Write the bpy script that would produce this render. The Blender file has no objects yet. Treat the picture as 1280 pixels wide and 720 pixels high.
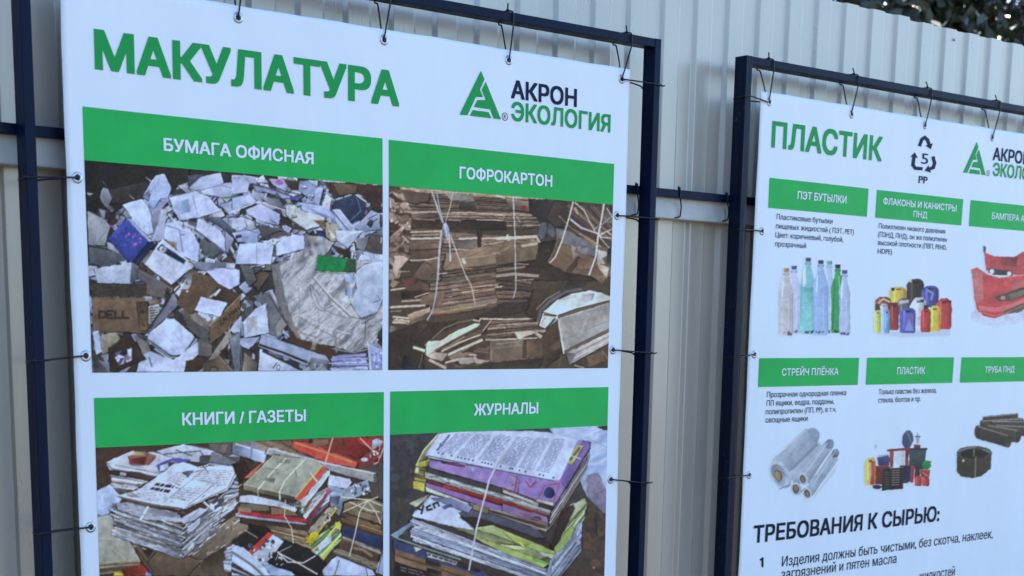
import bpy, bmesh, math, random
import numpy as np
from mathutils import Vector, Matrix

# ---------------------------------------------------------------- camera
EYE = 1.6; D0 = 2.87                              # lens height, distance from the lens to the plane of the frames
YAW, PIT, ROL, PPY, FPX = 0.696506946, -0.184957425, 0.0171522843, 755.72864, 1900.0
_cy, _sy, _cp, _sp = math.cos(YAW), math.sin(YAW), math.cos(PIT), math.sin(PIT)
_F = np.array([_sy * _cp, _cy * _cp, _sp]); _R = np.array([_cy, -_sy, 0.0]); _U = np.cross(_R, _F)
_c, _s = math.cos(ROL), math.sin(ROL); _R, _U = _c * _R + _s * _U, -_s * _R + _c * _U
scene = bpy.context.scene
COL = scene.collection
cam = bpy.data.cameras.new('camera'); cam_o = bpy.data.objects.new('camera', cam); COL.objects.link(cam_o)
cam.sensor_width = 36.0; cam.lens = 36.0 * FPX / 1280.0
cam.shift_y = (PPY - 360.0) / 1280.0
cam.clip_start = 0.05; cam.clip_end = 2000.0
cam_o.matrix_world = Matrix(((_R[0], _U[0], -_F[0], 0), (_R[1], _U[1], -_F[1], -D0), (_R[2], _U[2], -_F[2], EYE), (0, 0, 0, 1)))
cam.dof.use_dof = True; cam.dof.focus_distance = 3.6; cam.dof.aperture_fstop = 5.6
scene.camera = cam_o

# ---------------------------------------------------------------- sky, sun, exposure
SUN_EL, SUN_AZ = math.radians(36), math.radians(58)    # behind the fence, to the right; azimuth from +Y towards +X
w = bpy.data.worlds.new('World'); scene.world = w; w.use_nodes = True
nt = w.node_tree; nt.nodes.clear()
sky = nt.nodes.new('ShaderNodeTexSky'); sky.sky_type = 'NISHITA'; sky.sun_disc = False
sky.sun_elevation = SUN_EL; sky.sun_rotation = SUN_AZ; sky.air_density = 1.0; sky.dust_density = 0.6; sky.ozone_density = 5.0
bg = nt.nodes.new('ShaderNodeBackground'); bg.inputs['Strength'].default_value = 0.15
wo = nt.nodes.new('ShaderNodeOutputWorld')
nt.links.new(sky.outputs[0], bg.inputs['Color']); nt.links.new(bg.outputs[0], wo.inputs['Surface'])
sl = bpy.data.lights.new('sun', 'SUN'); sl.energy = 3.5; sl.angle = math.radians(0.53); sl.color = (1.0, 0.93, 0.82)
so = bpy.data.objects.new('sun', sl); COL.objects.link(so)
_sd = Vector((math.sin(SUN_AZ) * math.cos(SUN_EL), math.cos(SUN_AZ) * math.cos(SUN_EL), math.sin(SUN_EL)))
so.rotation_euler = _sd.to_track_quat('Z', 'Y').to_euler(); so.location = (6, 8, 12)
scene.view_settings.view_transform = 'Standard'; scene.view_settings.look = 'None'
scene.view_settings.exposure = 1.93; scene.view_settings.gamma = 1.0
scene.view_settings.use_curve_mapping = False

def W(px, py, d=0.0):
    """artwork / survey point -> (x, z) on the vertical plane y = d"""
    v = _F + ((px - 640.0) / FPX) * _R - ((py - PPY) / FPX) * _U
    v = v * ((D0 + d) / v[1]); return float(v[0]), float(v[2] + EYE)
def W3(px, py, d=0.0):
    x, z = W(px, py, d); return Vector((x, d, z))
def survey(x, y, z):
    q = np.stack([x, y + D0, z - EYE], -1); d = q @ _F
    return 640 + FPX * (q @ _R) / d, PPY - FPX * (q @ _U) / d
# ---------------------------------------------------------------- helpers
def tag(o, label=None, cat=None, group=None, kind=None):
    if label: o['label'] = label
    if cat: o['category'] = cat
    if group: o['group'] = group
    if kind: o['kind'] = kind
    return o
def empty(name, loc=(0, 0, 0), label=None, cat=None, group=None):
    o = bpy.data.objects.new(name, None); o.location = loc; o.empty_display_size = .1; COL.objects.link(o)
    return tag(o, label, cat, group)
def add(name, me, mat=None, parent=None, loc=None):
    o = bpy.data.objects.new(name, me); COL.objects.link(o)
    if mat and not me.materials: me.materials.append(mat)
    if parent: o.parent = parent; o.location = -parent.location if loc is None else loc
    elif loc is not None: o.location = loc
    return o
def mesh(name, v, f, smooth=False):
    me = bpy.data.meshes.new(name); me.from_pydata([tuple(p) for p in v], [], f); me.update()
    if smooth: me.polygons.foreach_set('use_smooth', [True] * len(me.polygons))
    return me
def bm_mesh(name, bm, smooth=False):
    me = bpy.data.meshes.new(name); bm.to_mesh(me); bm.free()
    if smooth: me.polygons.foreach_set('use_smooth', [True] * len(me.polygons))
    return me
def beam_mesh(name, a, b, u, w, h, bev=.0015):
    """tube of section w (along u) x h running from a to b; edges rolled"""
    a, b = Vector(a), Vector(b); d = (b - a).normalized(); u = Vector(u).normalized(); v = d.cross(u).normalized()
    bm = bmesh.new(); vs = []
    for p in (a, b):
        for s, t in ((-1, -1), (1, -1), (1, 1), (-1, 1)): vs.append(bm.verts.new(p + u * (s * w / 2) + v * (t * h / 2)))
    for i in range(4): bm.faces.new((vs[i], vs[(i + 1) % 4], vs[4 + (i + 1) % 4], vs[4 + i]))
    bm.faces.new(vs[3::-1]); bm.faces.new(vs[4:])
    if bev: bmesh.ops.bevel(bm, geom=[e for e in bm.edges], offset=bev, segments=2, affect='EDGES', profile=.6)
    bmesh.ops.recalc_face_normals(bm, faces=bm.faces)
    return bm_mesh(name, bm)
def box_mesh(name, x0, x1, y0, y1, z0, z1, bev=0):
    return beam_mesh(name, ((x0 + x1) / 2, (y0 + y1) / 2, z0), ((x0 + x1) / 2, (y0 + y1) / 2, z1), (1, 0, 0), x1 - x0, y1 - y0, bev)
def tube_bm(bm, pts, r, n=8, smooth_steps=3):
    pts = [Vector(p) for p in pts]
    if smooth_steps and len(pts) > 2:
        for _ in range(smooth_steps - 1):
            q = [pts[0]]
            for a, b in zip(pts[:-1], pts[1:]): q += [a.lerp(b, .25), a.lerp(b, .75)]
            q.append(pts[-1]); pts = q
    rings = []; up = Vector((.13, .22, .97))
    rad = r if callable(r) else (lambda t: r)
    for i, p in enumerate(pts):
        d = (pts[min(i + 1, len(pts) - 1)] - pts[max(i - 1, 0)])
        if d.length < 1e-7: d = Vector((0, 0, 1))
        d.normalize(); s = d.cross(up)
        if s.length < .05: s = d.cross(Vector((1, 0, 0)))
        s.normalize(); t = d.cross(s); R_ = rad(i / (len(pts) - 1))
        rings.append([bm.verts.new(p + (s * math.cos(k * 2 * math.pi / n) + t * math.sin(k * 2 * math.pi / n)) * R_) for k in range(n)])
    for a, b in zip(rings[:-1], rings[1:]):
        for k in range(n): bm.faces.new((a[k], a[(k + 1) % n], b[(k + 1) % n], b[k]))
    bm.faces.new(rings[0][::-1]); bm.faces.new(rings[-1])
def knot_bm(bm, p, r, sx=1, sy=1, sz=1):
    g = bmesh.ops.create_icosphere(bm, subdivisions=2, radius=r)
    for v in g['verts']: v.co = Vector((v.co.x * sx, v.co.y * sy, v.co.z * sz)) * (1 + .12 * math.sin(v.co.x * 3000 + v.co.z * 2100)) + Vector(p)

# ---------------------------------------------------------------- materials
def mat(name, col, rough=.5, metal=0, spec=.5, noise=None, bump=None, attr=None, coat=0):
    m = bpy.data.materials.new(name); m.use_nodes = True; t = m.node_tree; b = t.nodes['Principled BSDF']
    b.inputs['Base Color'].default_value = (*col, 1); b.inputs['Roughness'].default_value = rough
    b.inputs['Metallic'].default_value = metal; b.inputs['Specular IOR Level'].default_value = spec
    b.inputs['Coat Weight'].default_value = coat; b.inputs['Coat Roughness'].default_value = .15
    tc = t.nodes.new('ShaderNodeTexCoord'); src = None
    if attr:
        a = t.nodes.new('ShaderNodeVertexColor'); a.layer_name = attr; src = a.outputs['Color']
        t.links.new(src, b.inputs['Base Color'])
    if noise:                                          # (scale, amount, xyz stretch, roughness change)
        sc, am, st, dr = noise
        mp = t.nodes.new('ShaderNodeMapping'); mp.inputs['Scale'].default_value = st
        n = t.nodes.new('ShaderNodeTexNoise'); n.inputs['Scale'].default_value = sc; n.inputs['Detail'].default_value = 6; n.inputs['Roughness'].default_value = .6
        t.links.new(tc.outputs['Object'], mp.inputs[0]); t.links.new(mp.outputs[0], n.inputs['Vector'])
        mr = t.nodes.new('ShaderNodeMapRange'); mr.inputs[1].default_value = .3; mr.inputs[2].default_value = .7; mr.inputs[3].default_value = 1 - am; mr.inputs[4].default_value = 1 + am
        mx = t.nodes.new('ShaderNodeVectorMath'); mx.operation = 'SCALE'
        t.links.new(n.outputs[0], mr.inputs[0]); t.links.new(mr.outputs[0], mx.inputs['Scale'])
        if src: t.links.new(src, mx.inputs[0])
        else: mx.inputs[0].default_value = col
        t.links.new(mx.outputs[0], b.inputs['Base Color'])
        if dr:
            m2 = t.nodes.new('ShaderNodeMapRange'); m2.inputs[1].default_value = .3; m2.inputs[2].default_value = .7; m2.inputs[3].default_value = rough - dr; m2.inputs[4].default_value = rough + dr
            t.links.new(n.outputs[0], m2.inputs[0]); t.links.new(m2.outputs[0], b.inputs['Roughness'])
    if bump:
        prev = None
        for sc, st, k in bump:
            mp = t.nodes.new('ShaderNodeMapping'); mp.inputs['Scale'].default_value = st
            n = t.nodes.new('ShaderNodeTexNoise'); n.inputs['Scale'].default_value = sc; n.inputs['Detail'].default_value = 3
            t.links.new(tc.outputs['Object'], mp.inputs[0]); t.links.new(mp.outputs[0], n.inputs['Vector'])
            bp = t.nodes.new('ShaderNodeBump'); bp.inputs['Strength'].default_value = 1; bp.inputs['Distance'].default_value = k
            t.links.new(n.outputs[0], bp.inputs['Height'])
            if prev: t.links.new(prev.outputs[0], bp.inputs['Normal'])
            prev = bp
        t.links.new(prev.outputs[0], b.inputs['Normal'])
    return m
ONE = (1, 1, 1)
M = {}
M['vinyl'] = mat('banner_vinyl', spec=.12, col=(.80, .80, .80), rough=.42, noise=(5, .03, (1.6, 1, .5), .05), bump=[(7, ONE, .0012), (600, ONE, .00004)])
M['print'] = mat('printed_picture', spec=.12, col=(.5, .5, .5), rough=.45, attr='ink', bump=[(7, ONE, .0012)])
M['green'] = mat('print_green', spec=.12, col=(.026, .42, .080), rough=.45, noise=(9, .09, ONE, .04), bump=[(7, ONE, .0012)])
M['green2'] = mat('print_deep_green', spec=.12, col=(.014, .30, .062), rough=.45)
M['navy'] = mat('print_navy', spec=.12, col=(.006, .010, .034), rough=.5)
M['ink'] = mat('print_black', spec=.12, col=(.009, .012, .022), rough=.5)
M['white'] = mat('print_white', spec=.12, col=(.80, .80, .80), rough=.42)
M['frame'] = mat('frame_paint', (.0025, .0078, .026), .40, spec=.10, noise=(30, .35, (1, 1, .15), .08), bump=[(60, (1, 1, .12), .0006), (400, ONE, .00008)])
M['frame2'] = mat('frame_paint_streaked', (.0025, .007, .021), .38, spec=.12, noise=(55, .5, (1, 1, .05), .10), bump=[(110, (1, 1, .03), .0022), (400, ONE, .0001)])
M['sheet'] = mat('fence_coated_steel', (.455, .405, .335), .30, metal=.28, noise=(4, .085, (1.5, 1, .25), .06), bump=[(5, (1, 1, .5), .0006), (300, ONE, .00003)])
def chips(m, sc, th, col):
    """small chips and dust specks in the paint"""
    t = m.node_tree; b = t.nodes['Principled BSDF']; src = b.inputs['Base Color'].links[0].from_socket
    tc = t.nodes.new('ShaderNodeTexCoord'); mp = t.nodes.new('ShaderNodeMapping'); mp.inputs['Scale'].default_value = (1, 1, .45)
    n = t.nodes.new('ShaderNodeTexNoise'); n.inputs['Scale'].default_value = sc; n.inputs['Detail'].default_value = 2
    mr = t.nodes.new('ShaderNodeMapRange'); mr.inputs[1].default_value = th; mr.inputs[2].default_value = th + .03
    mx = t.nodes.new('ShaderNodeMix'); mx.data_type = 'RGBA'; mx.inputs[7].default_value = (*col, 1)
    t.links.new(tc.outputs['Object'], mp.inputs[0]); t.links.new(mp.outputs[0], n.inputs['Vector']); t.links.new(n.outputs[0], mr.inputs[0])
    t.links.new(mr.outputs[0], mx.inputs[0]); t.links.new(src, mx.inputs[6]); t.links.new(mx.outputs[2], b.inputs['Base Color'])
chips(M['frame'], 130, .74, (.09, .09, .085)); chips(M['frame2'], 150, .70, (.06, .05, .038))
M['rail'] = mat('fence_rail_paint', (.42, .42, .40), .38, noise=(25, .12, (1, 1, 1), .08), bump=[(40, ONE, .0003)])
M['steel'] = mat('eyelet_nickel', (.46, .47, .48), .30, metal=1, noise=(200, .2, ONE, .1))
M['tie'] = mat('tie_black_plastic', (.006, .006, .008), .38, spec=.3)
M['hole'] = mat('eyelet_hole_shade', (.004, .004, .005), .6)  # near-black colour stands in for the shade inside the eyelet
M['screw'] = mat('screw_zinc', (.38, .38, .38), .4, metal=1, noise=(300, .2, ONE, .1))
# ---------------------------------------------------------------- print artwork (numpy painter)
# Each printed picture of the banners is drawn as layered shapes in its own artwork
# coordinates and ends up as the ink colour of a fine sheet lying on the banner.
class Art:
    def __init__(s, x0, y0, x1, y1, base, ss=2, seed=1):
        s.x0, s.y0, s.ss = x0, y0, ss
        s.w = int((x1 - x0) * ss); s.h = int((y1 - y0) * ss)
        s.c = np.empty((s.h, s.w, 3)); s.c[:] = np.array(base, float)
        s.r = np.random.RandomState(seed)
        s.ox = s.oy = 0.0; s.k = 1.0
        yy, xx = np.mgrid[0:s.h, 0:s.w]; s.xx = xx + 0.5; s.yy = yy + 0.5
    def at(s, ox, oy, k):
        s.ox, s.oy, s.k = ox, oy, k; return s
    def T(s, pts):
        p = np.asarray(pts, float).reshape(-1, 2) / s.k + (s.ox, s.oy)
        return (p - (s.x0, s.y0)) * s.ss
    def cline(s, a, b, w, k):
        """thin line that lightens or darkens what is there"""
        d = b - a; L = math.hypot(*d) + 1e-9; n = np.array([-d[1], d[0]]) / L * w / 2
        r = s.mask(np.array([a + n, b + n, b - n, a - n]))
        if r is not None: s.c[r[0]][r[1]] = np.clip(s.c[r[0]][r[1]] * k, 0, 250)
    def edges(s, p, area):
        """caught edges, folds and shadow lines of a printed leaf"""
        n = len(p); c = p.mean(0)
        for i in range(n):
            a, b = p[i], p[(i + 1) % n]; q = s.r.rand()
            if q < .45: s.cline(a + (c - a) * .03, b + (c - b) * .03, 1.3, s.r.uniform(1.1, 1.28))
            elif q < .75: s.cline(a + (c - a) * .02, b + (c - b) * .02, 1.6, s.r.uniform(.55, .8))
        for _ in range(int(min(5, 1 + area / 900))):
            i, j = s.r.randint(n, size=2)
            a = p[i] + (p[(i + 1) % n] - p[i]) * s.r.rand(); b = p[j] + (p[(j + 1) % n] - p[j]) * s.r.rand(); f = s.r.uniform(.3, .95)
            b = a + (b - a) * f; k = s.r.uniform(.72, .93)
            s.cline(a, b, 1.2, k); o = np.array([1.1, 1.1]); s.cline(a + o, b + o, 1.0, 1.1)
    def shade(s, p, k):
        """the printed photograph's own soft shadow round a leaf"""
        for g, o in ((1.035, 1.2), (1.015, .7)):
            q = (p - p.mean(0)) * g + p.mean(0) + (o * .6, o * 1.2)
            r = s.mask(q, 1.5)
            if r is not None: s.c[r[0]][r[1]] *= 1 - k * .5
    def mask(s, p, wob=0):
        x0 = max(int(p[:, 0].min()) - 1, 0); x1 = min(int(p[:, 0].max()) + 2, s.w)
        y0 = max(int(p[:, 1].min()) - 1, 0); y1 = min(int(p[:, 1].max()) + 2, s.h)
        if x1 <= x0 or y1 <= y0: return None
        X = s.xx[y0:y1, x0:x1]; Y = s.yy[y0:y1, x0:x1]
        m = np.zeros(X.shape, bool); n = len(p)
        X0, Y0 = X, Y
        if wob and X.size > 60: X = X + s.noise(X.shape, 10) * wob; Y = Y + s.noise(Y.shape, 10) * wob
        for i in range(n):
            ax, ay = p[i]; bx, by = p[(i + 1) % n]
            if ay == by: continue
            c = ((ay > Y) != (by > Y)) & (X < (bx - ax) * (Y - ay) / (by - ay) + ax)
            m ^= c
        return (slice(y0, y1), slice(x0, x1)), m, X0, Y0
    def poly(s, pts, col, col2=None, d=None, var=5):
        p = s.T(pts)
        area = abs(np.sum(p[:, 0] * np.roll(p[:, 1], -1) - p[:, 1] * np.roll(p[:, 0], -1))) / 2
        big = var > 0 and area > 160
        if big and area < 24000 and s.ss < 3: s.shade(p, min(1.0, area / 1500) * .55)
        r = s.mask(p, .75 if big else 0)
        if r is None: return
        sl, m, X, Y = r
        col = np.array(col, float)
        if col2 is None and big and area < 24000:
            col2 = col * s.r.uniform(.55, .93); t = s.r.uniform(0, 6.3); d = (math.cos(t), math.sin(t))
        if col2 is not None:
            if d is None: d = (0, 1)
            t = X * d[0] + Y * d[1]; pp = p @ np.array(d, float)
            t = np.clip((t - pp.min()) / (np.ptp(pp) + 1e-6), 0, 1)[..., None]
            v = col * (1 - t) + np.array(col2, float) * t
            s.c[sl][m] = v[m]
        else:
            s.c[sl][m] = col
        if var:
            g = s.noise(m.shape, 7) * var
            if big:                                       # soft creases of the leaf
                a = s.r.uniform(0, math.pi); k = s.r.uniform(.05, .16)
                w = s.noise(m.shape, 16) * 1.6
                g = g + np.sin((X * math.cos(a) + Y * math.sin(a)) * k + w) * var * 1.1 + s.noise(m.shape, 22) * var
                g = g + (np.abs(np.sin((X * math.sin(a) - Y * math.cos(a)) * k * .6 + w)) < .06) * -var * 1.6
            s.c[sl][m] *= (1 + g[m] / 150)[:, None]
            if big and area < 16000 and s.ss < 3: s.edges(p, area)
    def noise(s, sh, cell):
        h, w = sh; gh, gw = h // cell + 3, w // cell + 3
        g = s.r.randn(gh, gw)
        y = np.arange(h) / cell; x = np.arange(w) / cell
        yi = y.astype(int); xi = x.astype(int); fy = (y - yi)[:, None]; fx = (x - xi)[None, :]
        return (g[yi][:, xi] * (1 - fy) * (1 - fx) + g[yi + 1][:, xi] * fy * (1 - fx) + g[yi][:, xi + 1] * (1 - fy) * fx + g[yi + 1][:, xi + 1] * fy * fx)
    def line(s, pts, w, col):
        p = np.asarray(pts, float).reshape(-1, 2)
        for a, b in zip(p[:-1], p[1:]):
            d = b - a; L = math.hypot(*d) + 1e-9; nrm = np.array([-d[1], d[0]]) / L * w / 2
            e = d / L * w * .3
            s.poly([a + nrm - e, b + nrm + e, b - nrm + e, a - nrm - e], col, var=0)
    def oval(s, cx, cy, rx, ry, col, col2=None, d=None, rot=0, var=4):
        t = np.linspace(0, 2 * math.pi, 25)[:-1]; c, n = math.cos(rot), math.sin(rot)
        s.poly(np.stack([cx + rx * np.cos(t) * c - ry * np.sin(t) * n, cy + rx * np.cos(t) * n + ry * np.sin(t) * c], 1), col, col2, d, var)
    def quad(s, q, u, v):
        a, b, c, d = [np.array(z, float) for z in q]         # a-b top, d-c bottom
        return (a * (1 - u) + b * u) * (1 - v) + (d * (1 - u) + c * u) * v
    def pages(s, q, n, cols, gap=(40, 40, 40), gw=.25, jit=.03):
        """edges of a stack: n thin leaves between the upper and the lower side of a quad"""
        for i in range(n):
            v0, v1 = i / n, (i + 1) / n
            c = np.array(cols[s.r.randint(len(cols))], float) * s.r.uniform(.86, 1.1)
            j = s.r.uniform(-jit, jit, 2)
            s.poly([s.quad(q, j[0], v0), s.quad(q, 1 + j[1], v0), s.quad(q, 1 + j[1], v1), s.quad(q, j[0], v1)], np.clip(c, 0, 255), var=4)
            if s.r.rand() < .4:                         # caught light along the upper edge of the leaf
                u0 = s.r.uniform(0, .5); u1 = s.r.uniform(u0 + .2, 1); h_ = s.r.uniform(.18, .4) / n
                s.poly([s.quad(q, u0, v0), s.quad(q, u1, v0), s.quad(q, u1, v0 + h_), s.quad(q, u0, v0 + h_)], np.clip(c * s.r.uniform(1.08, 1.3), 0, 235), var=0)
            if s.r.rand() < .8:
                g = s.r.uniform(.4, 1) * gw
                s.poly([s.quad(q, j[0], v1 - g / n), s.quad(q, 1 + j[1], v1 - g / n * s.r.uniform(.5, 1)), s.quad(q, 1 + j[1], v1), s.quad(q, j[0], v1)], gap, var=3)
    def rows(s, q, n, col, fill=.5, words=9):
        """lines of small print"""
        for i in range(n):
            u = s.r.uniform(0, .05)
            while u < .97:
                e = min(u + s.r.uniform(.5, 1.6) / words, .99)
                s.poly([s.quad(q, u, (i + .2) / n), s.quad(q, e, (i + .2) / n), s.quad(q, e, (i + .2 + fill) / n), s.quad(q, u, (i + .2 + fill) / n)], col, var=0)
                u = e + s.r.uniform(.15, .35) / words
    def crumple(s, pts, cols, n, aniso=(1, 1), rot=0, blend=.25, edge=None):
        """creased facets filling a shape"""
        p = s.T(pts); r = s.mask(p)
        if r is None: return
        sl, m, X, Y = r
        c, sn = math.cos(rot), math.sin(rot)
        A = (X * c + Y * sn) / aniso[0]; B = (-X * sn + Y * c) / aniso[1]
        W = s.noise(m.shape, 9) * 3
        A = A + W; B = B - W
        best = np.full(m.shape, 1e9); sec = best.copy(); idx = np.zeros(m.shape, int)
        iy = s.r.randint(0, m.shape[0], n); ix = s.r.randint(0, m.shape[1], n)
        for i in range(n):
            d = (A - A[iy[i], ix[i]]) ** 2 + (B - B[iy[i], ix[i]]) ** 2
            lt = d < best
            sec = np.where(lt, best, np.minimum(sec, d)); idx[lt] = i; best = np.where(lt, d, best)
        cc = np.array(cols, float)
        k = s.r.randint(len(cc), size=n); tint = cc[k] + s.r.randn(n, 1) * 7
        ga = s.r.uniform(-1, 1, (n, 2)) * .5
        v = tint[idx] + ((X - X[iy, ix][idx]) * ga[idx, 0] + (Y - Y[iy, ix][idx]) * ga[idx, 1])[..., None]
        s.c[sl][m] = s.c[sl][m] * blend + v[m] * (1 - blend)
        if edge is not None:
            e = m & ((np.sqrt(sec) - np.sqrt(best)) < 1.6)
            s.c[sl][e] = s.c[sl][e] * .45 + np.array(edge, float) * .55
    def folds(s, pts, dark, light, cell=14, an=3, rot=0, wob=1.5):
        """soft folds of film or sacking: ridged noise stretched along one direction"""
        p = s.T(pts); r = s.mask(p, wob)
        if r is None: return
        sl, m, X, Y = r
        c, sn = math.cos(rot), math.sin(rot)
        x = X - X.min(); y = Y - Y.min()
        v = np.zeros(m.shape); amp = 1.0; D = int(max(m.shape) * 2.2) + 40
        for o in range(3):
            g = s.noise((D, D), max(int(cell / 2 ** o), 2))
            wx = s.noise(m.shape, 20) * 5
            A = (x * c + y * sn + wx) / 1.0; B = (-x * sn + y * c + wx) / an
            A = np.clip((A - A.min()), 0, D - 2).astype(int); B = np.clip((B - B.min()) * 1.0, 0, D - 2).astype(int)
            v += amp * (1 - np.abs(g[A, B]) * 1.5); amp *= .6
        v = np.clip((v - v.mean()) / (v.std() + 1e-6) * .25 + .5, 0, 1)[..., None]
        k = np.array(dark, float) * (1 - v) + np.array(light, float) * v
        s.c[sl][m] = k[m]
    GL = {'D': [(0, 0, 0, 1), (0, 0, .6, .1), (.6, .1, .8, .5), (.8, .5, .6, .9), (.6, .9, 0, 1)], 'E': [(0, 0, 0, 1), (0, 0, .7, 0), (0, .5, .6, .5), (0, 1, .7, 1)],
          'L': [(0, 0, 0, 1), (0, 1, .7, 1)], 'Z': [(0, 0, .8, 0), (.8, 0, 0, 1), (0, 1, .8, 1)], 'A': [(0, 1, .4, 0), (.4, 0, .8, 1), (.2, .65, .6, .65)],
          'M': [(0, 1, 0, 0), (0, 0, .4, .6), (.4, .6, .8, 0), (.8, 0, .8, 1)], 'N': [(0, 1, 0, 0), (0, 0, .75, 1), (.75, 1, .75, 0)],
          'Y': [(0, 0, .4, .55), (.8, 0, .2, 1)], 'c': [(.6, .4, .1, .45), (.1, .45, .05, .9), (.05, .9, .6, 1)], 'n': [(0, .4, 0, 1), (0, .4, .55, .4), (.55, .4, .55, 1)]}
    def word(s, txt, a, b, h, w, col):
        """a printed word along a-b, letters h tall"""
        a = np.array(a, float); b = np.array(b, float); e = (b - a) / len(txt); u = e / (np.hypot(*e) + 1e-9); v = np.array([-u[1], u[0]]) * h
        for i, ch in enumerate(txt):
            o = a + e * i
            for x0, y0, x1, y1 in s.GL.get(ch, []):
                s.line([o + e * x0 * 1.05 + v * y0, o + e * x1 * 1.05 + v * y1], w, col)
    def sheets(s, box, n, cols, size=(12, 30), edge=(60, 62, 70)):
        """loose leaves thrown at random inside a box"""
        x0, y0, x1, y1 = box
        for i in range(n):
            cx, cy = s.r.uniform(x0, x1), s.r.uniform(y0, y1)
            a = s.r.uniform(0, math.pi); L = s.r.uniform(*size); w = L * s.r.uniform(.3, .8)
            c, sn = math.cos(a), math.sin(a); k = s.r.uniform(-.35, .35)
            q = [(-L, -w), (L, -w * (1 + k)), (L * (1 - k), w), (-L * .9, w * (1 - k))]
            q = [(cx + (x * c - y * sn) * .5, cy + (x * sn + y * c) * .5) for x, y in q]
            col = np.array(cols[s.r.randint(len(cols))], float)
            s.poly([(x + .9, y + 1.2) for x, y in q], edge, var=2)
            s.poly(q, col * s.r.uniform(.85, 1.04), col * s.r.uniform(.5, .95), (c, sn), var=5)
            if s.r.rand() < .35:
                s.rows([s.quad(q, .15, .2), s.quad(q, .85, .2), s.quad(q, .85, .8), s.quad(q, .15, .8)], 4, col * .72, .35, 4)
            elif s.r.rand() < .5:
                s.line([s.quad(q, s.r.uniform(.2, .8), 0), s.quad(q, s.r.uniform(.2, .8), 1)], .8, col * .7)
            if s.r.rand() < .4: s.line([q[0], q[1]], .7, np.minimum(col * 1.15, 250))
    def spots(s, box, n, cols, r=(.8, 2.5)):
        x0, y0, x1, y1 = box
        for i in range(n):
            a = s.r.uniform(*r)
            s.oval(s.r.uniform(x0, x1), s.r.uniform(y0, y1), a, a * s.r.uniform(.3, 1), cols[s.r.randint(len(cols))], rot=s.r.uniform(0, 3), var=0)
    def finish(s, grain=3.0, blur=1, gain=1.0, con=0.0, sat=1.0, mott=0.0):
        if mott:
            m = s.noise((s.h, s.w), 46) * .6 + s.noise((s.h, s.w), 20) * .5 + s.noise((s.h, s.w), 9) * .45 + s.noise((s.h, s.w), 5) * .3
            s.c = s.c * np.clip(1 + m * mott, .4, 1.3)[..., None]
        L = s.c.mean(-1, keepdims=True); s.c = L + (s.c - L) * sat
        t = np.clip(s.c * gain / 255, 0, 1); s.c = 255 * (t + con * (t - .42) * (1 - np.abs(2 * t - 1)) * 1.4)
        s.c += s.noise((s.h, s.w), 3)[..., None] * grain
        c = s.c
        for _ in range(blur):
            for ax in (0, 1):
                c = (np.roll(c, 1, ax) + 2 * c + np.roll(c, -1, ax)) / 4
        s.c = np.clip(c, 3, 255); return s
    def sample(s, px, py):
        x = np.clip((px - s.x0) * s.ss - .5, 0, s.w - 1.001); y = np.maximum((py - s.y0) * s.ss - .5, 0)
        hh = s.h - 1.001; y = np.where(y > hh, np.maximum(2 * hh - y, 0), y)
        xi = x.astype(int); yi = y.astype(int); fx = (x - xi)[..., None]; fy = (y - yi)[..., None]; c = s.c
        return (c[yi, xi] * (1 - fx) + c[yi, xi + 1] * fx) * (1 - fy) + (c[yi + 1, xi] * (1 - fx) + c[yi + 1, xi + 1] * fx) * fy
WH = (188, 207, 246); WB = (165, 190, 240); LG = (150, 165, 195); MG = (110, 122, 145); DG = (62, 68, 78); DK = (46, 44, 46); BR = (92, 80, 68); DB = (60, 52, 46)

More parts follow.
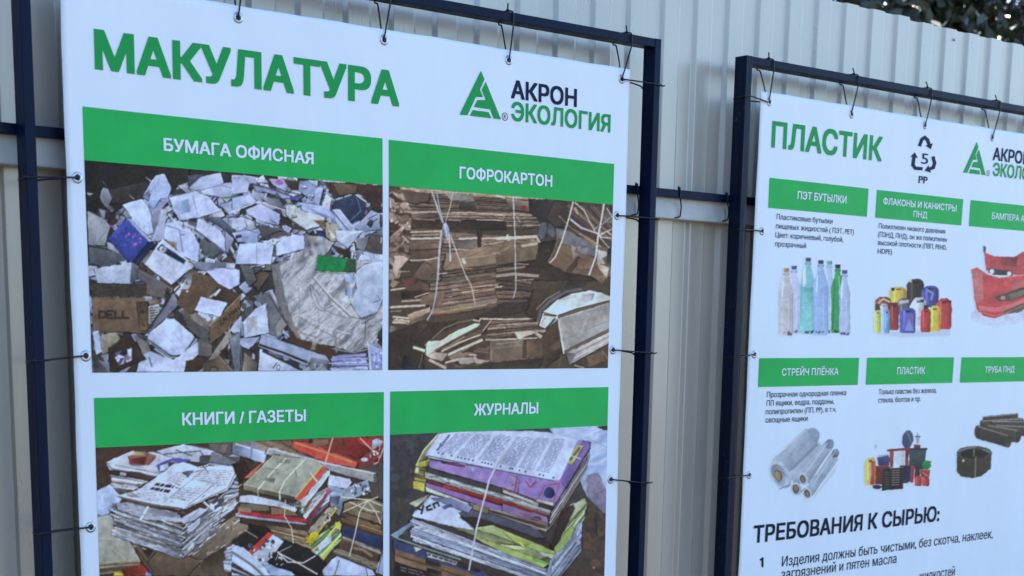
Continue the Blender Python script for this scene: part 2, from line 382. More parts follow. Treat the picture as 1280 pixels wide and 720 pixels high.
def art_office():
    a = Art(100, 196, 484, 470, (58, 56, 56), seed=11)
    P = a.poly
    a.at(0, 0, 1)
    P([(100, 190), (490, 190), (490, 290), (100, 320)], (50, 47, 44))
    # loose background leaves across the heap
    a.sheets((108, 262, 480, 462), 130, [LG, MG, (128, 140, 165), (95, 100, 110), WB, BR], (12, 30))
    a.sheets((190, 222, 478, 330), 120, [WB, LG, WH, (140, 155, 190), MG], (12, 34))
    a.sheets((112, 300, 360, 460), 40, [WB, LG, (120, 125, 130), BR, (100, 90, 80)], (14, 30))
    a.sheets((112, 225, 476, 330), 260, [WB, LG, WH, (140, 155, 190), (96, 104, 120), (70, 74, 84)], (5, 17))
    a.sheets((112, 320, 330, 462), 150, [WB, LG, (120, 125, 130), BR, (60, 56, 54), WH], (5, 16))
    P([(100, 190), (300, 200), (290, 232), (190, 224), (180, 250), (150, 262), (120, 258), (100, 300)], (50, 48, 46))
    # ---- zoom A
    a.at(100, 190, 5.145)
    P([(30, 50), (330, 75), (700, 110), (690, 190), (600, 230), (470, 160), (400, 300), (340, 340), (280, 330), (200, 440), (120, 370), (50, 400)], (50, 48, 44))
    P([(200, 240), (440, 190), (410, 290), (300, 330), (200, 330)], (66, 64, 66), (52, 48, 46))
    P([(150, 225), (185, 235), (210, 300), (190, 340), (225, 375), (205, 388), (150, 330), (130, 290)], (128, 138, 160), (90, 95, 108))
    P([(40, 258), (90, 268), (60, 280)], (130, 135, 140))
    P([(420, 158), (462, 185), (455, 192)], (180, 195, 225)); P([(310, 268), (352, 300), (345, 306)], (130, 140, 160))
    P([(50, 375), (130, 420), (195, 475), (160, 600), (55, 595)], (138, 150, 165), (112, 124, 140))
    P([(120, 365), (180, 385), (180, 440), (140, 420)], (120, 130, 150)); P([(165, 380), (182, 388), (178, 440), (160, 430)], DK)
    P([(55, 600), (180, 610), (320, 690), (200, 720), (55, 720)], (92, 102, 112), (70, 78, 88))
    a.line([(60, 605), (180, 625), (290, 650)], 10, (40, 46, 48))
    P([(170, 580), (250, 600), (330, 690), (260, 660), (180, 625)], (165, 185, 215))
    # tall leaves
    P([(490, 150), (545, 140), (590, 240), (560, 300), (520, 300), (470, 370), (440, 330), (465, 240), (400, 290), (455, 200)], (160, 186, 240), (120, 145, 205))
    P([(400, 290), (450, 240), (440, 310)], (120, 140, 185))
    P([(470, 370), (560, 290), (590, 300), (540, 350), (460, 420)], (118, 118, 165), (140, 155, 205))
    P([(275, 340), (400, 300), (440, 350), (460, 400), (470, 520), (430, 530), (370, 480), (330, 420)], (172, 198, 250), (148, 172, 225))
    P([(455, 405), (520, 370), (560, 390), (500, 520), (470, 530)], (118, 130, 160), (88, 98, 125))
    # blue book
    P([(300, 425), (480, 590), (370, 720), (320, 715), (180, 560)], (52, 74, 158), (50, 62, 132))
    P([(320, 425), (455, 570), (445, 580), (300, 430)], (150, 170, 225)); P([(440, 575), (480, 592), (380, 715), (330, 712)], (44, 54, 100))
    a.spots((205, 455, 300, 600), 26, [(120, 90, 170), (100, 80, 165)], (3, 8)); a.spots((300, 520, 390, 600), 26, [(150, 100, 170), (110, 85, 170)], (3, 8))
    # central leaves
    P([(575, 290), (735, 250), (830, 290), (905, 375), (770, 420), (640, 440), (600, 370)], (170, 194, 246), (150, 172, 225))
    a.line([(725, 280), (755, 400)], 5, (112, 130, 190)); P([(640, 320), (700, 300), (710, 380), (640, 400)], (140, 172, 225))
    P([(690, 230), (780, 160), (905, 130), (925, 200), (860, 230), (760, 245)], (160, 182, 235), (135, 152, 195)); P([(690, 150), (800, 140), (700, 230)], (84, 90, 105))
    P([(760, 235), (940, 200), (1029, 190), (1029, 270), (900, 290), (800, 275)], (165, 185, 238)); a.line([(750, 250), (900, 215), (1029, 240)], 6, (105, 118, 150))
    P([(905, 290), (1029, 278), (1029, 292), (930, 300)], (70, 140, 100))
    P([(900, 340), (1029, 300), (1029, 400), (960, 400)], (160, 180, 230)); a.line([(900, 335), (1029, 300)], 6, (85, 95, 115))
    P([(520, 370), (560, 370), (545, 470), (545, 560), (450, 580), (500, 470)], (150, 165, 200), (130, 148, 190))
    P([(550, 460), (640, 440), (660, 500), (700, 480), (770, 600), (760, 710), (640, 660), (600, 600), (545, 560)], (165, 190, 246), (150, 172, 228)); a.line([(550, 470), (640, 500), (660, 640)], 8, (112, 128, 165))
    a.line([(570, 400), (610, 450), (640, 490)], 8, (195, 210, 240)); a.line([(590, 390), (630, 440)], 7, (60, 66, 80))
    P([(700, 440), (780, 460), (740, 500), (690, 490)], (120, 132, 150)); a.line([(670, 460), (760, 500)], 7, (185, 200, 235)); a.line([(680, 440), (740, 470)], 6, (70, 76, 90))
    P([(545, 570), (620, 580), (610, 620), (560, 590)], (150, 130, 110))
    P([(760, 425), (900, 500), (960, 600), (940, 660), (850, 590), (740, 500)], (178, 196, 246), (152, 170, 222)); a.line([(740, 500), (850, 580), (940, 650)], 8, (66, 66, 96)); a.line([(755, 430), (740, 500)], 6, (70, 62, 90))
    P([(930, 500), (990, 560), (950, 650), (935, 640)], (120, 130, 165)); P([(800, 420), (900, 420), (1029, 540), (960, 520), (880, 470)], (100, 112, 140)); a.line([(820, 430), (900, 480), (1029, 570)], 9, (60, 64, 82))
    P([(770, 560), (860, 590), (900, 640), (860, 680), (790, 660)], (92, 104, 108), (72, 80, 88)); a.line([(790, 680), (850, 650)], 6, (70, 120, 100))
    # white box with round mark
    P([(530, 560), (690, 690), (760, 715), (700, 760), (590, 855), (410, 720), (480, 620)], (176, 196, 236), (160, 180, 222))
    P([(520, 590), (680, 695), (665, 720), (495, 625)], (38, 48, 78)); a.oval(533, 625, 24, 20, (205, 220, 245), rot=.5); a.line([(528, 640), (540, 608)], 4, (38, 48, 78)); a.line([(520, 626), (545, 632)], 3, (38, 48, 78))
    a.rows([(540, 665), (660, 745), (600, 800), (470, 705)], 6, (150, 162, 200), .3, 5)
    P([(690, 700), (715, 690), (745, 720), (720, 745)], (190, 205, 235)); a.line([(700, 700), (722, 712)], 5, (30, 38, 60))
    # ---- zoom B
    a.at(290, 190, 5.145)
    P([(0, 150), (70, 150), (110, 200), (100, 260), (0, 270)], (165, 185, 240)); a.rows([(5, 160), (60, 160), (80, 180), (5, 180)], 2, (110, 125, 170), .4, 4)
    P([(0, 275), (80, 280), (70, 292), (0, 292)], (88, 120, 110))
    P([(0, 295), (110, 270), (160, 315), (0, 380)], (155, 178, 235), (130, 150, 205)); a.line([(0, 385), (160, 322), (260, 330)], 7, (200, 214, 245))
    P([(240, 175), (330, 170), (360, 200), (350, 245), (270, 215)], (160, 150, 205), (135, 150, 200)); a.oval(305, 195, 25, 14, (140, 110, 185))
    P([(130, 210), (210, 215), (330, 260), (440, 300), (340, 300), (230, 260), (150, 250)], (150, 168, 222)); a.line([(120, 205), (240, 235), (330, 265), (440, 305)], 8, (60, 66, 92)); a.line([(235, 210), (330, 250), (450, 275)], 7, (66, 62, 84))
    P([(370, 285), (440, 290), (430, 310), (370, 305)], (72, 84, 170)); P([(180, 290), (300, 300), (350, 370), (250, 345)], (130, 142, 165)); a.line([(170, 320), (250, 345), (345, 375)], 6, (195, 205, 230))
    P([(330, 175), (430, 185), (440, 250), (380, 240)], (76, 66, 58)); P([(440, 185), (550, 185), (545, 240), (510, 310), (470, 280), (430, 250)], (118, 136, 180), (135, 155, 205)); P([(480, 180), (550, 182), (550, 225)], (160, 190, 210))
    P([(550, 225), (585, 235), (560, 350), (515, 325)], (150, 172, 220), (128, 142, 180)); a.line([(590, 240), (565, 340)], 9, (34, 44, 72))
    P([(605, 268), (640, 300), (625, 390), (575, 350)], (190, 205, 232), (160, 175, 205))
    P([(590, 190), (960, 215), (960, 380), (900, 370), (870, 300), (790, 260), (660, 300)], (70, 54, 44), (60, 48, 42)); P([(650, 200), (800, 215), (790, 265), (690, 280)], (100, 86, 74))
    P([(650, 320), (790, 270), (860, 310), (840, 420), (770, 460), (700, 400), (640, 380)], (50, 62, 82), (42, 52, 78)); a.line([(795, 275), (858, 320)], 9, (170, 185, 210)); a.line([(800, 290), (825, 380), (760, 440)], 5, (88, 110, 165))
    # leaves middle right
    P([(350, 335), (480, 345), (600, 400), (590, 470), (480, 500), (350, 410)], (170, 188, 205), (158, 172, 190)); a.line([(410, 350), (408, 440)], 4, (130, 145, 155))
    P([(90, 370), (180, 330), (310, 400), (300, 470), (200, 450), (100, 400)], (164, 182, 240), (140, 155, 210)); a.rows([(120, 365), (260, 400), (280, 455), (160, 420)], 5, (125, 140, 190), .35, 5)
    P([(0, 420), (80, 430), (100, 480), (50, 510), (0, 490)], (170, 190, 238)); a.line([(0, 395), (110, 430), (240, 485)], 7, (85, 92, 112)); a.line([(60, 400), (200, 480)], 6, (90, 98, 118))
    P([(310, 400), (400, 450), (480, 510), (380, 490), (320, 460)], (70, 66, 66)); P([(430, 320), (560, 340), (700, 420), (660, 450), (560, 400), (450, 370)], (150, 172, 235), (135, 150, 205))
    a.line([(510, 370), (600, 410), (690, 450)], 8, (100, 114, 150)); P([(640, 370), (690, 370), (775, 480), (740, 530), (680, 470)], (158, 176, 220), (130, 146, 180)); a.line([(645, 380), (740, 500)], 7, (66, 76, 110)); a.line([(690, 372), (772, 480)], 6, (195, 208, 235))
    P([(520, 440), (590, 440), (620, 480), (600, 520), (560, 470)], (110, 92, 70)); P([(600, 450), (680, 470), (700, 560), (640, 580), (600, 540)], (146, 142, 132), (130, 128, 124)); P([(620, 500), (670, 550), (640, 560)], (190, 190, 190))
    P([(660, 500), (760, 510), (840, 500), (740, 620), (670, 570)], (164, 184, 224), (140, 158, 195)); a.line([(700, 560), (760, 520), (900, 500)], 9, (185, 200, 230))
    P([(780, 490), (890, 375), (940, 400), (950, 500), (860, 510)], (140, 160, 198), (118, 134, 170)); a.line([(870, 430), (930, 400)], 5, (60, 64, 110)); a.line([(895, 455), (930, 430)], 6, (50, 60, 90))
    P([(860, 530), (965, 540), (965, 660), (880, 640), (800, 620)], (88, 86, 88), (72, 66, 64)); P([(790, 560), (880, 540), (850, 640), (800, 620)], (110, 120, 130)); P([(630, 590), (760, 640), (760, 690), (680, 650)], (72, 56, 46))
    P([(170, 480), (330, 490), (400, 510), (300, 550), (200, 560)], (90, 96, 104), (75, 72, 72)); a.line([(180, 560), (300, 510), (390, 505)], 9, (50, 50, 52)); P([(0, 520), (100, 500), (170, 520), (160, 590), (40, 580)], (150, 172, 228), (120, 140, 190))
    P([(50, 590), (160, 580), (270, 600), (250, 720), (20, 720)], (170, 194, 250), (150, 172, 225)); a.line([(160, 590), (160, 715)], 5, (120, 135, 175))
    P([(285, 590), (390, 530), (460, 540), (470, 620), (290, 670)], (172, 194, 250), (160, 180, 235)); a.folds([(470, 550), (580, 540), (640, 590), (560, 720), (380, 720), (400, 650), (460, 630)], (92, 98, 108), (170, 182, 205), 12, 3, .3)
    P([(540, 500), (590, 505), (590, 545), (550, 540)], (52, 62, 110)); P([(480, 540), (560, 540), (500, 610)], (128, 130, 128))
    P([(800, 700), (960, 680), (968, 720), (780, 720)], (160, 185, 225))
    # ---- zoom D (sack)
    a.at(290, 330, 5.145)
    a.folds([(250, 0), (540, -60), (780, -20), (968, -20), (968, 380), (900, 530), (780, 570), (620, 520), (420, 500), (340, 350), (280, 200)], (104, 110, 120), (176, 188, 208), 11, 6, .75)
    P([(250, 0), (300, 0), (360, 300), (440, 480), (400, 480), (330, 350), (280, 200)], (92, 96, 102), (120, 120, 122))
    P([(780, 60), (850, 0), (968, -20), (968, 220), (930, 310), (830, 350), (760, 250), (800, 170)], (160, 182, 220), (138, 158, 196)); a.line([(930, 200), (950, 230), (900, 250)], 6, (95, 110, 140)); a.line([(790, 180), (850, 160), (880, 100)], 4, (140, 160, 195))
    P([(500, 130), (560, 200), (600, 300), (560, 290), (515, 230)], (170, 182, 205)); a.line([(520, 90), (620, 210), (760, 340), (870, 360)], 6, (104, 102, 102)); a.line([(528, 86), (628, 204), (768, 332)], 5, (186, 198, 216)); a.line([(510, 140), (560, 270), (640, 320), (760, 350)], 4, (112, 112, 114)); a.line([(640, 250), (740, 340)], 6, (185, 196, 215))
    a.line([(430, 340), (560, 420), (720, 500)], 4, (112, 110, 110)); a.line([(445, 330), (600, 410), (760, 450)], 5, (180, 190, 208)); a.line([(430, 440), (540, 470)], 4, (96, 92, 88)); a.line([(400, 400), (520, 500)], 4, (104, 100, 96))
    a.line([(430, 160), (435, 320)], 5, (120, 124, 130)); a.line([(300, 40), (330, 300), (400, 470)], 6, (110, 114, 122)); a.line([(855, 370), (850, 480)], 5, (70, 74, 84)); a.line([(660, 420), (670, 570)], 12, (120, 122, 124))
    a.line([(620, 540), (780, 570), (900, 540)], 8, (118, 126, 138)); P([(720, 60), (760, 60), (790, 90), (770, 130), (730, 110)], (160, 188, 245)); P([(725, 150), (770, 150), (770, 220), (730, 200)], (150, 178, 235)); P([(700, 230), (740, 200), (740, 250)], (185, 200, 225)); P([(680, 70), (720, 90), (700, 110)], (155, 180, 230))
    P([(550, -60), (790, -28), (788, 58), (540, 45)], (30, 128, 76), (28, 120, 70)); P([(740, -30), (790, -28), (788, 58), (720, 55)], (58, 96, 66)); P([(540, 45), (788, 58), (786, 64), (538, 52)], (170, 190, 190))
    P([(350, 370), (420, 480), (520, 500), (640, 540), (700, 600), (620, 600), (500, 560), (380, 500)], (80, 62, 48)); P([(520, 480), (550, 480), (535, 550), (510, 550)], (150, 150, 150))
    # flat leaves bottom
    P([(190, 450), (600, 590), (640, 640), (500, 660), (170, 530)], (142, 162, 205), (120, 136, 170)); a.line([(180, 520), (330, 570), (500, 640)], 15, (40, 44, 52))
    P([(180, 545), (440, 690), (170, 690)], (176, 198, 242)); a.line([(200, 560), (300, 610), (450, 680)], 14, (46, 52, 64)); a.line([(265, 670), (290, 635)], 6, (60, 66, 90)); a.oval(300, 665, 12, 20, (90, 96, 120)); a.oval(300, 665, 6, 12, (176, 198, 242))
    a.crumple([(500, 600), (620, 620), (630, 690), (460, 690)], [(90, 96, 104), (60, 60, 62), (130, 140, 160)], 20)
    a.pages([(640, 590), (860, 575), (880, 690), (630, 690)], 9, [(150, 165, 230), (165, 180, 240)], (90, 98, 170), .4)
    P([(870, 500), (920, 540), (968, 550), (968, 690), (880, 690)], (135, 155, 215)); a.spots((885, 570, 965, 680), 30, [(80, 100, 180), (175, 190, 235)], (4, 10)); a.line([(870, 500), (890, 690)], 9, (165, 180, 210)); P([(930, 500), (968, 460), (968, 540)], (70, 60, 56))
    # leaves left of the sack
    P([(130, 200), (240, 180), (330, 330), (290, 470), (230, 440), (220, 300)], (92, 98, 112), (104, 110, 118)); P([(280, 400), (320, 330), (360, 380), (290, 470)], (140, 144, 146)); a.line([(240, 200), (350, 380)], 8, (62, 66, 74))
    P([(70, 370), (150, 290), (220, 255), (242, 440), (80, 475)], (172, 192, 238), (155, 174, 220)); a.crumple([(90, 350), (160, 330), (170, 440), (100, 440)], [(150, 160, 170), (135, 145, 155)], 8)
    P([(0, 400), (60, 330), (80, 470), (0, 440)], (165, 184, 228)); P([(0, 480), (180, 470), (110, 550), (40, 520)], (160, 182, 235)); P([(0, 520), (60, 520), (80, 690), (0, 690)], (88, 98, 110), (70, 78, 86)); P([(80, 570), (170, 640), (160, 690), (70, 690)], (130, 128, 122)); P([(110, 540), (170, 500), (160, 600)], (70, 62, 58))
    # ---- zoom C (boxes)
    a.at(100, 330, 5.145)
    P([(90, 30), (330, -10), (370, 60), (330, 125), (110, 122)], (160, 182, 215), (140, 162, 200)); P([(330, -10), (380, 20), (370, 100), (320, 125)], (92, 104, 120))
    P([(75, 125), (440, 130), (440, 205), (78, 215)], (66, 60, 58), (60, 56, 52)); P([(370, 30), (560, 150), (540, 220), (430, 200), (430, 130), (370, 90)], (80, 82, 92), (92, 88, 86)); a.line([(380, 40), (590, 160)], 14, (96, 96, 106))
    P([(78, 215), (410, 215), (435, 445), (82, 430)], (108, 94, 80), (96, 82, 68)); P([(360, 245), (430, 240), (440, 430), (380, 425)], (102, 88, 72)); a.oval(400, 308, 11, 11, (52, 44, 40)); a.oval(404, 390, 12, 12, (80, 68, 58))
    P([(438, 270), (510, 262), (505, 330), (450, 390), (440, 385)], (168, 176, 186)); a.rows([(445, 275), (500, 270), (490, 370), (445, 380)], 6, (70, 72, 84), .5, 2); P([(440, 225), (530, 230), (520, 255), (445, 260)], (130, 122, 112))
    a.word('DELL', (124, 304), (322, 304), 44, 15, (60, 50, 46))
    P([(600, 190), (640, 260), (480, 410), (440, 440), (520, 290)], (108, 112, 136), (90, 94, 112)); a.line([(600, 170), (550, 260), (430, 430)], 12, (50, 50, 54)); a.line([(735, 40), (600, 190)], 12, (64, 66, 72))
    P([(700, 40), (860, 90), (940, 150), (830, 230), (740, 300), (700, 330), (620, 250)], (96, 82, 66), (86, 72, 58)); P([(640, 160), (700, 60), (730, 60), (700, 160)], (160, 172, 195)); a.spots((640, 80, 720, 180), 12, [(90, 94, 104), (180, 190, 215)], (5, 12))
    P([(880, 150), (960, 160), (1029, 200), (960, 260), (840, 300), (830, 230)], (84, 72, 58)); a.line([(835, 215), (900, 165)], 14, (140, 144, 160)); P([(860, 200), (895, 160), (905, 168), (872, 208)], (190, 205, 240))
    P([(640, 290), (740, 340), (830, 400), (820, 520), (700, 420)], (88, 88, 92), (74, 74, 78)); P([(700, 330), (740, 310), (840, 380), (835, 440)], (140, 140, 138)); P([(830, 400), (1029, 190), (1029, 320), (960, 410), (830, 520)], (106, 90, 74), (92, 78, 62)); a.line([(830, 400), (1029, 210)], 5, (140, 128, 112))
    a.word('ZALMAN', (888, 372), (1018, 268), 26, 6, (50, 42, 38)); a.line([(912, 402), (1022, 312)], 4, (70, 60, 52))
    P([(775, 210), (945, 250), (905, 340), (735, 295)], (176, 190, 250), (160, 180, 240)); P([(795, 335), (825, 325), (845, 355), (820, 372)], (175, 192, 235)); P([(705, 345), (735, 315), (800, 370), (780, 400)], (128, 126, 122))
    P([(800, 40), (880, 10), (1029, 40), (1029, 130), (965, 165), (880, 120)], (170, 190, 250), (158, 180, 240)); P([(720, -10), (1000, -10), (990, 30), (900, 20), (800, 45), (740, 30)], (110, 122, 148)); P([(940, -5), (1000, 0), (995, 30), (940, 25)], (170, 185, 220))
    P([(460, 430), (560, 350), (600, 350), (740, 470), (660, 580), (580, 585), (430, 480)], (168, 192, 240), (150, 172, 222)); a.line([(430, 490), (580, 600), (660, 600), (740, 490)], 8, (125, 140, 170)); a.line([(590, 440), (600, 540)], 5, (140, 160, 205)); a.line([(480, 545), (600, 630), (740, 520)], 12, (140, 156, 190))
    P([(400, 540), (600, 620), (760, 500), (780, 560), (700, 640), (660, 695), (360, 695)], (150, 170, 212), (160, 184, 235)); a.line([(440, 600), (460, 660)], 7, (70, 78, 96)); P([(760, 480), (850, 520), (850, 600), (760, 590)], (108, 108, 110))
    P([(680, 620), (780, 600), (790, 660), (750, 695), (670, 695)], (72, 56, 42)); P([(820, 620), (960, 420), (980, 480), (880, 600)], (140, 142, 140), (118, 118, 118)); P([(790, 640), (900, 590), (990, 690), (790, 695)], (104, 94, 82)); a.line([(890, 590), (985, 690)], 5, (140, 132, 120)); a.oval(860, 675, 32, 20, (70, 62, 54)); a.oval(860, 678, 20, 12, (104, 94, 82))
    P([(960, 480), (1029, 430), (1029, 690), (990, 690)], (110, 122, 140), (84, 94, 108)); P([(960, 430), (1029, 350), (1029, 440)], (170, 190, 232)); P([(900, 560), (950, 520), (950, 620)], (58, 46, 40))
    P([(80, 435), (120, 432), (140, 560), (105, 585)], (150, 175, 225)); P([(135, 455), (230, 440), (260, 480), (190, 560), (140, 580)], (136, 136, 124), (112, 108, 98)); P([(80, 585), (180, 690), (82, 692)], (80, 82, 88))
    P([(180, 540), (320, 450), (420, 610), (240, 690), (190, 690)], (62, 50, 44), (54, 46, 42)); P([(340, 450), (430, 500), (450, 560), (400, 580)], (120, 120, 124)); a.crumple([(210, 580), (290, 540), (330, 560), (330, 620), (250, 650)], [(66, 64, 84), (150, 168, 215), (50, 48, 56), (90, 92, 116)], 14, blend=0); P([(300, 550), (330, 540), (330, 600), (310, 590)], (165, 185, 235)); P([(130, 590), (180, 575), (170, 640)], (120, 130, 150))
    a.at(0, 0, 1)
    for bx in ((190, 232, 400, 262), (240, 262, 420, 300), (330, 250, 470, 300)):
        a.sheets(bx, 5, [WH, WB, LG, MG, (70, 76, 90)], (3, 10))
    for i in range(25):
        x, y = a.r.uniform(115, 478), a.r.uniform(225, 462); t_ = a.r.uniform(0, 3.1); l_ = a.r.uniform(2, 9)
        if y > 300: continue
        a.line([(x, y), (x + math.cos(t_) * l_, y + math.sin(t_) * l_)], a.r.uniform(.5, 1.2), [(200, 215, 245), (54, 54, 62), (96, 104, 124)][a.r.randint(3)])
    return a.finish(4, 1, 1.03, .18, .85, .06)

def art_cardboard():
    a = Art(482, 230, 772, 468, (74, 66, 58), seed=5)
    P = a.poly
    T1 = [(136, 121, 107), (150, 135, 121), (116, 102, 90), (102, 90, 79), (166, 152, 138)]
    a.at(480, 230, 6)
    P([(30, 20), (1000, 100), (1800, 150), (1800, 720), (30, 720)], (72, 62, 54))
    # upper bale, leaves seen on edge
    a.pages([(130, 25), (1180, 105), (1190, 330), (180, 350)], 17, T1, (72, 61, 53), .4, .03)
    a.pages([(180, 340), (1120, 400), (1150, 560), (190, 590)], 9, [(140, 125, 111), (156, 141, 126), (122, 108, 96)], (76, 65, 57), .35, .02)
    P([(130, 40), (340, 70), (330, 130), (220, 150), (120, 120)], (92, 80, 70)); P([(200, 215), (400, 205), (410, 250), (210, 260)], (130, 116, 104)); a.line([(205, 215), (395, 208)], 8, (205, 196, 188))
    P([(180, 265), (900, 280), (900, 340), (190, 330)], (70, 58, 50)); P([(560, 130), (680, 140), (680, 200), (560, 190)], (78, 72, 68)); P([(430, 60), (660, 80), (680, 130), (500, 120)], (140, 140, 138))
    a.line([(500, 215), (700, 215), (900, 240)], 6, (190, 180, 170)); a.line([(480, 270), (570, 275)], 6, (190, 178, 160)); a.line([(690, 270), (890, 272)], 6, (190, 180, 168)); a.line([(190, 362), (430, 352)], 10, (200, 190, 182)); a.line([(200, 412), (420, 405)], 12, (215, 204, 196)); a.line([(560, 412), (690, 405), (720, 410), (900, 405)], 12, (216, 205, 196)); a.line([(200, 385), (400, 380)], 8, (175, 162, 150))
    P([(180, 420), (440, 420), (430, 480), (190, 500)], (124, 108, 96)); P([(190, 500), (430, 490), (420, 550), (190, 570)], (92, 80, 70)); a.line([(190, 572), (330, 568), (410, 548)], 9, (190, 180, 170))
    P([(520, 420), (700, 420), (690, 540), (560, 500)], (128, 124, 116)); P([(600, 500), (690, 470), (690, 540), (620, 530)], (170, 160, 152)); P([(690, 350), (740, 350), (720, 460), (735, 530), (700, 530)], (60, 50, 44)); a.line([(735, 460), (725, 530)], 9, (170, 158, 140))
    P([(460, 520), (900, 440), (1180, 450), (1170, 590), (900, 640), (520, 680), (440, 640)], (140, 126, 107), (124, 110, 94)); a.line([(560, 560), (760, 540), (900, 505), (1100, 480)], 6, (172, 160, 146)); a.line([(740, 460), (900, 430)], 5, (190, 180, 166))
    P([(190, 720), (290, 580), (420, 560), (420, 720)], (112, 98, 86), (96, 84, 74)); a.line([(190, 715), (290, 580), (350, 610)], 7, (66, 56, 50)); a.pages([(420, 650), (1100, 560), (1150, 640), (430, 740)], 5, T1, (70, 60, 52), .6)
    # crumpled left ends
    a.crumple([(30, 40), (120, 40), (200, 200), (190, 440), (170, 540), (100, 720), (30, 720)], [(96, 82, 72), (70, 58, 50), (130, 114, 102), (160, 146, 134), (60, 50, 46)], 60, (2.2, 1), .3, .1, (54, 44, 40))
    P([(35, 400), (140, 310), (150, 330), (60, 440), (35, 450)], (190, 176, 166)); P([(70, 540), (130, 540), (180, 560), (110, 640), (80, 720), (60, 640)], (205, 190, 180)); P([(45, 590), (110, 600), (60, 620)], (180, 166, 156)); a.line([(130, 390), (180, 440)], 8, (200, 190, 180)); a.line([(60, 500), (130, 450), (160, 400)], 7, (160, 148, 138))
    a.spots((40, 140, 190, 330), 14, [(190, 178, 168), (200, 190, 180)], (5, 12)); a.spots((40, 300, 130, 560), 6, [(130, 50, 50)], (4, 10)); P([(40, 110), (50, 160), (40, 170)], (200, 195, 190))
    # ---- lower left of the bale (G)
    a.at(480, 345, 6)
    a.pages([(330, 60), (900, -10), (1100, 10), (1080, 200)][:2] + [(1080, 190), (330, 310)], 8, [(146, 129, 114), (132, 115, 102), (158, 141, 126)], (82, 68, 60), .35, .02)
    a.pages([(840, 0), (1110, 40), (1070, 200), (840, 220)], 6, [(120, 106, 94), (96, 84, 74)], (66, 54, 48), .5, .06)
    a.line([(330, 200), (600, 130), (900, 70)], 5, (110, 60, 56)); a.line([(340, 300), (470, 285)], 14, (108, 56, 50)); a.line([(400, 278), (620, 235)], 10, (150, 140, 84)); a.line([(320, 110), (860, 80)], 6, (60, 50, 44)); a.line([(830, 85), (880, 78)], 8, (200, 188, 176))
    P([(40, 30), (200, 0), (330, 60), (330, 110), (250, 150), (150, 100), (50, 100)], (110, 92, 82)); P([(120, 40), (260, 20), (220, 60), (140, 60)], (118, 70, 66)); a.line([(45, 105), (150, 92)], 12, (200, 190, 172)); P([(50, 20), (110, 50), (60, 90), (38, 70)], (160, 145, 120))
    P([(120, 120), (260, 100), (330, 110), (250, 160), (130, 170)], (70, 60, 54)); P([(270, 160), (450, 110), (420, 240), (270, 210)], (122, 106, 94)); a.line([(130, 190), (270, 180)], 14, (170, 158, 148)); a.line([(225, 160), (330, 125)], 8, (190, 178, 166)); a.line([(45, 235), (120, 230), (300, 220)], 16, (196, 184, 174)); a.line([(45, 265), (120, 262)], 8, (150, 138, 128))
    P([(170, 290), (340, 235), (340, 260), (190, 345), (180, 310)], (190, 176, 162), (140, 124, 110)); a.pages([(60, 300), (180, 310), (190, 365), (60, 360)], 3, [(200, 188, 176)], (84, 70, 62), .4); P([(190, 330), (340, 270), (330, 310), (190, 365)], (124, 108, 94))
    P([(40, 375), (90, 385), (60, 430), (40, 420)], (150, 150, 146)); P([(38, 430), (300, 330), (340, 350), (640, 330), (900, 200), (1100, 200), (1300, 100), (1300, 60), (1800, 0), (1800, 60), (900, 300), (600, 330), (400, 440), (330, 480), (300, 700), (38, 700)], (66, 57, 50)); P([(60, 440), (290, 440), (290, 700), (38, 700), (38, 470)], (60, 53, 46)); P([(240, 360), (330, 370), (260, 440)], (80, 68, 60)); P([(150, 590), (250, 640), (230, 700), (120, 690)], (56, 56, 60))
    # lower bundle
    a.line([(360, 470), (450, 390), (560, 345), (680, 325)], 9, (120, 108, 94)); a.line([(310, 520), (340, 490)], 12, (190, 190, 184))
    P([(310, 540), (320, 490), (420, 485), (560, 400), (680, 355), (720, 360), (640, 420), (520, 480), (380, 570), (310, 590)], (222, 212, 202), (205, 198, 190)); a.line([(380, 560), (520, 480), (720, 375)], 12, (88, 74, 66)); P([(400, 560), (700, 400), (770, 390), (740, 430), (480, 560)], (98, 84, 74)); a.line([(430, 565), (560, 500), (720, 440)], 10, (205, 192, 180)); a.line([(440, 545), (600, 455)], 6, (170, 156, 142)); a.line([(480, 590), (730, 480)], 20, (210, 200, 190))
    P([(310, 590), (380, 570), (480, 580), (440, 640), (360, 620)], (200, 190, 182)); a.line([(220, 535), (300, 560)], 20, (215, 205, 195)); a.line([(340, 630), (460, 690)], 20, (190, 180, 172)); a.line([(330, 610), (460, 670)], 7, (70, 60, 54)); a.crumple([(430, 640), (560, 560), (790, 480), (800, 640), (600, 690), (470, 690)], [(76, 64, 56), (60, 50, 44), (96, 84, 74), (140, 126, 114)], 28, (2.5, 1), -.3, .1)
    P([(550, 620), (670, 610), (690, 650), (570, 665)], (205, 200, 194)); P([(670, 610), (780, 640), (690, 655)], (190, 180, 170)); a.line([(460, 650), (550, 625)], 14, (205, 195, 185)); a.line([(640, 590), (690, 595)], 12, (195, 185, 176)); a.line([(670, 560), (770, 575)], 8, (130, 112, 100))
    a.line([(665, 330), (710, 340), (720, 320), (900, 325), (1100, 320), (1160, 310)], 10, (205, 196, 186)); a.pages([(780, 345), (1150, 325), (1160, 430), (760, 480)], 6, T1, (70, 58, 50), .5, .02)
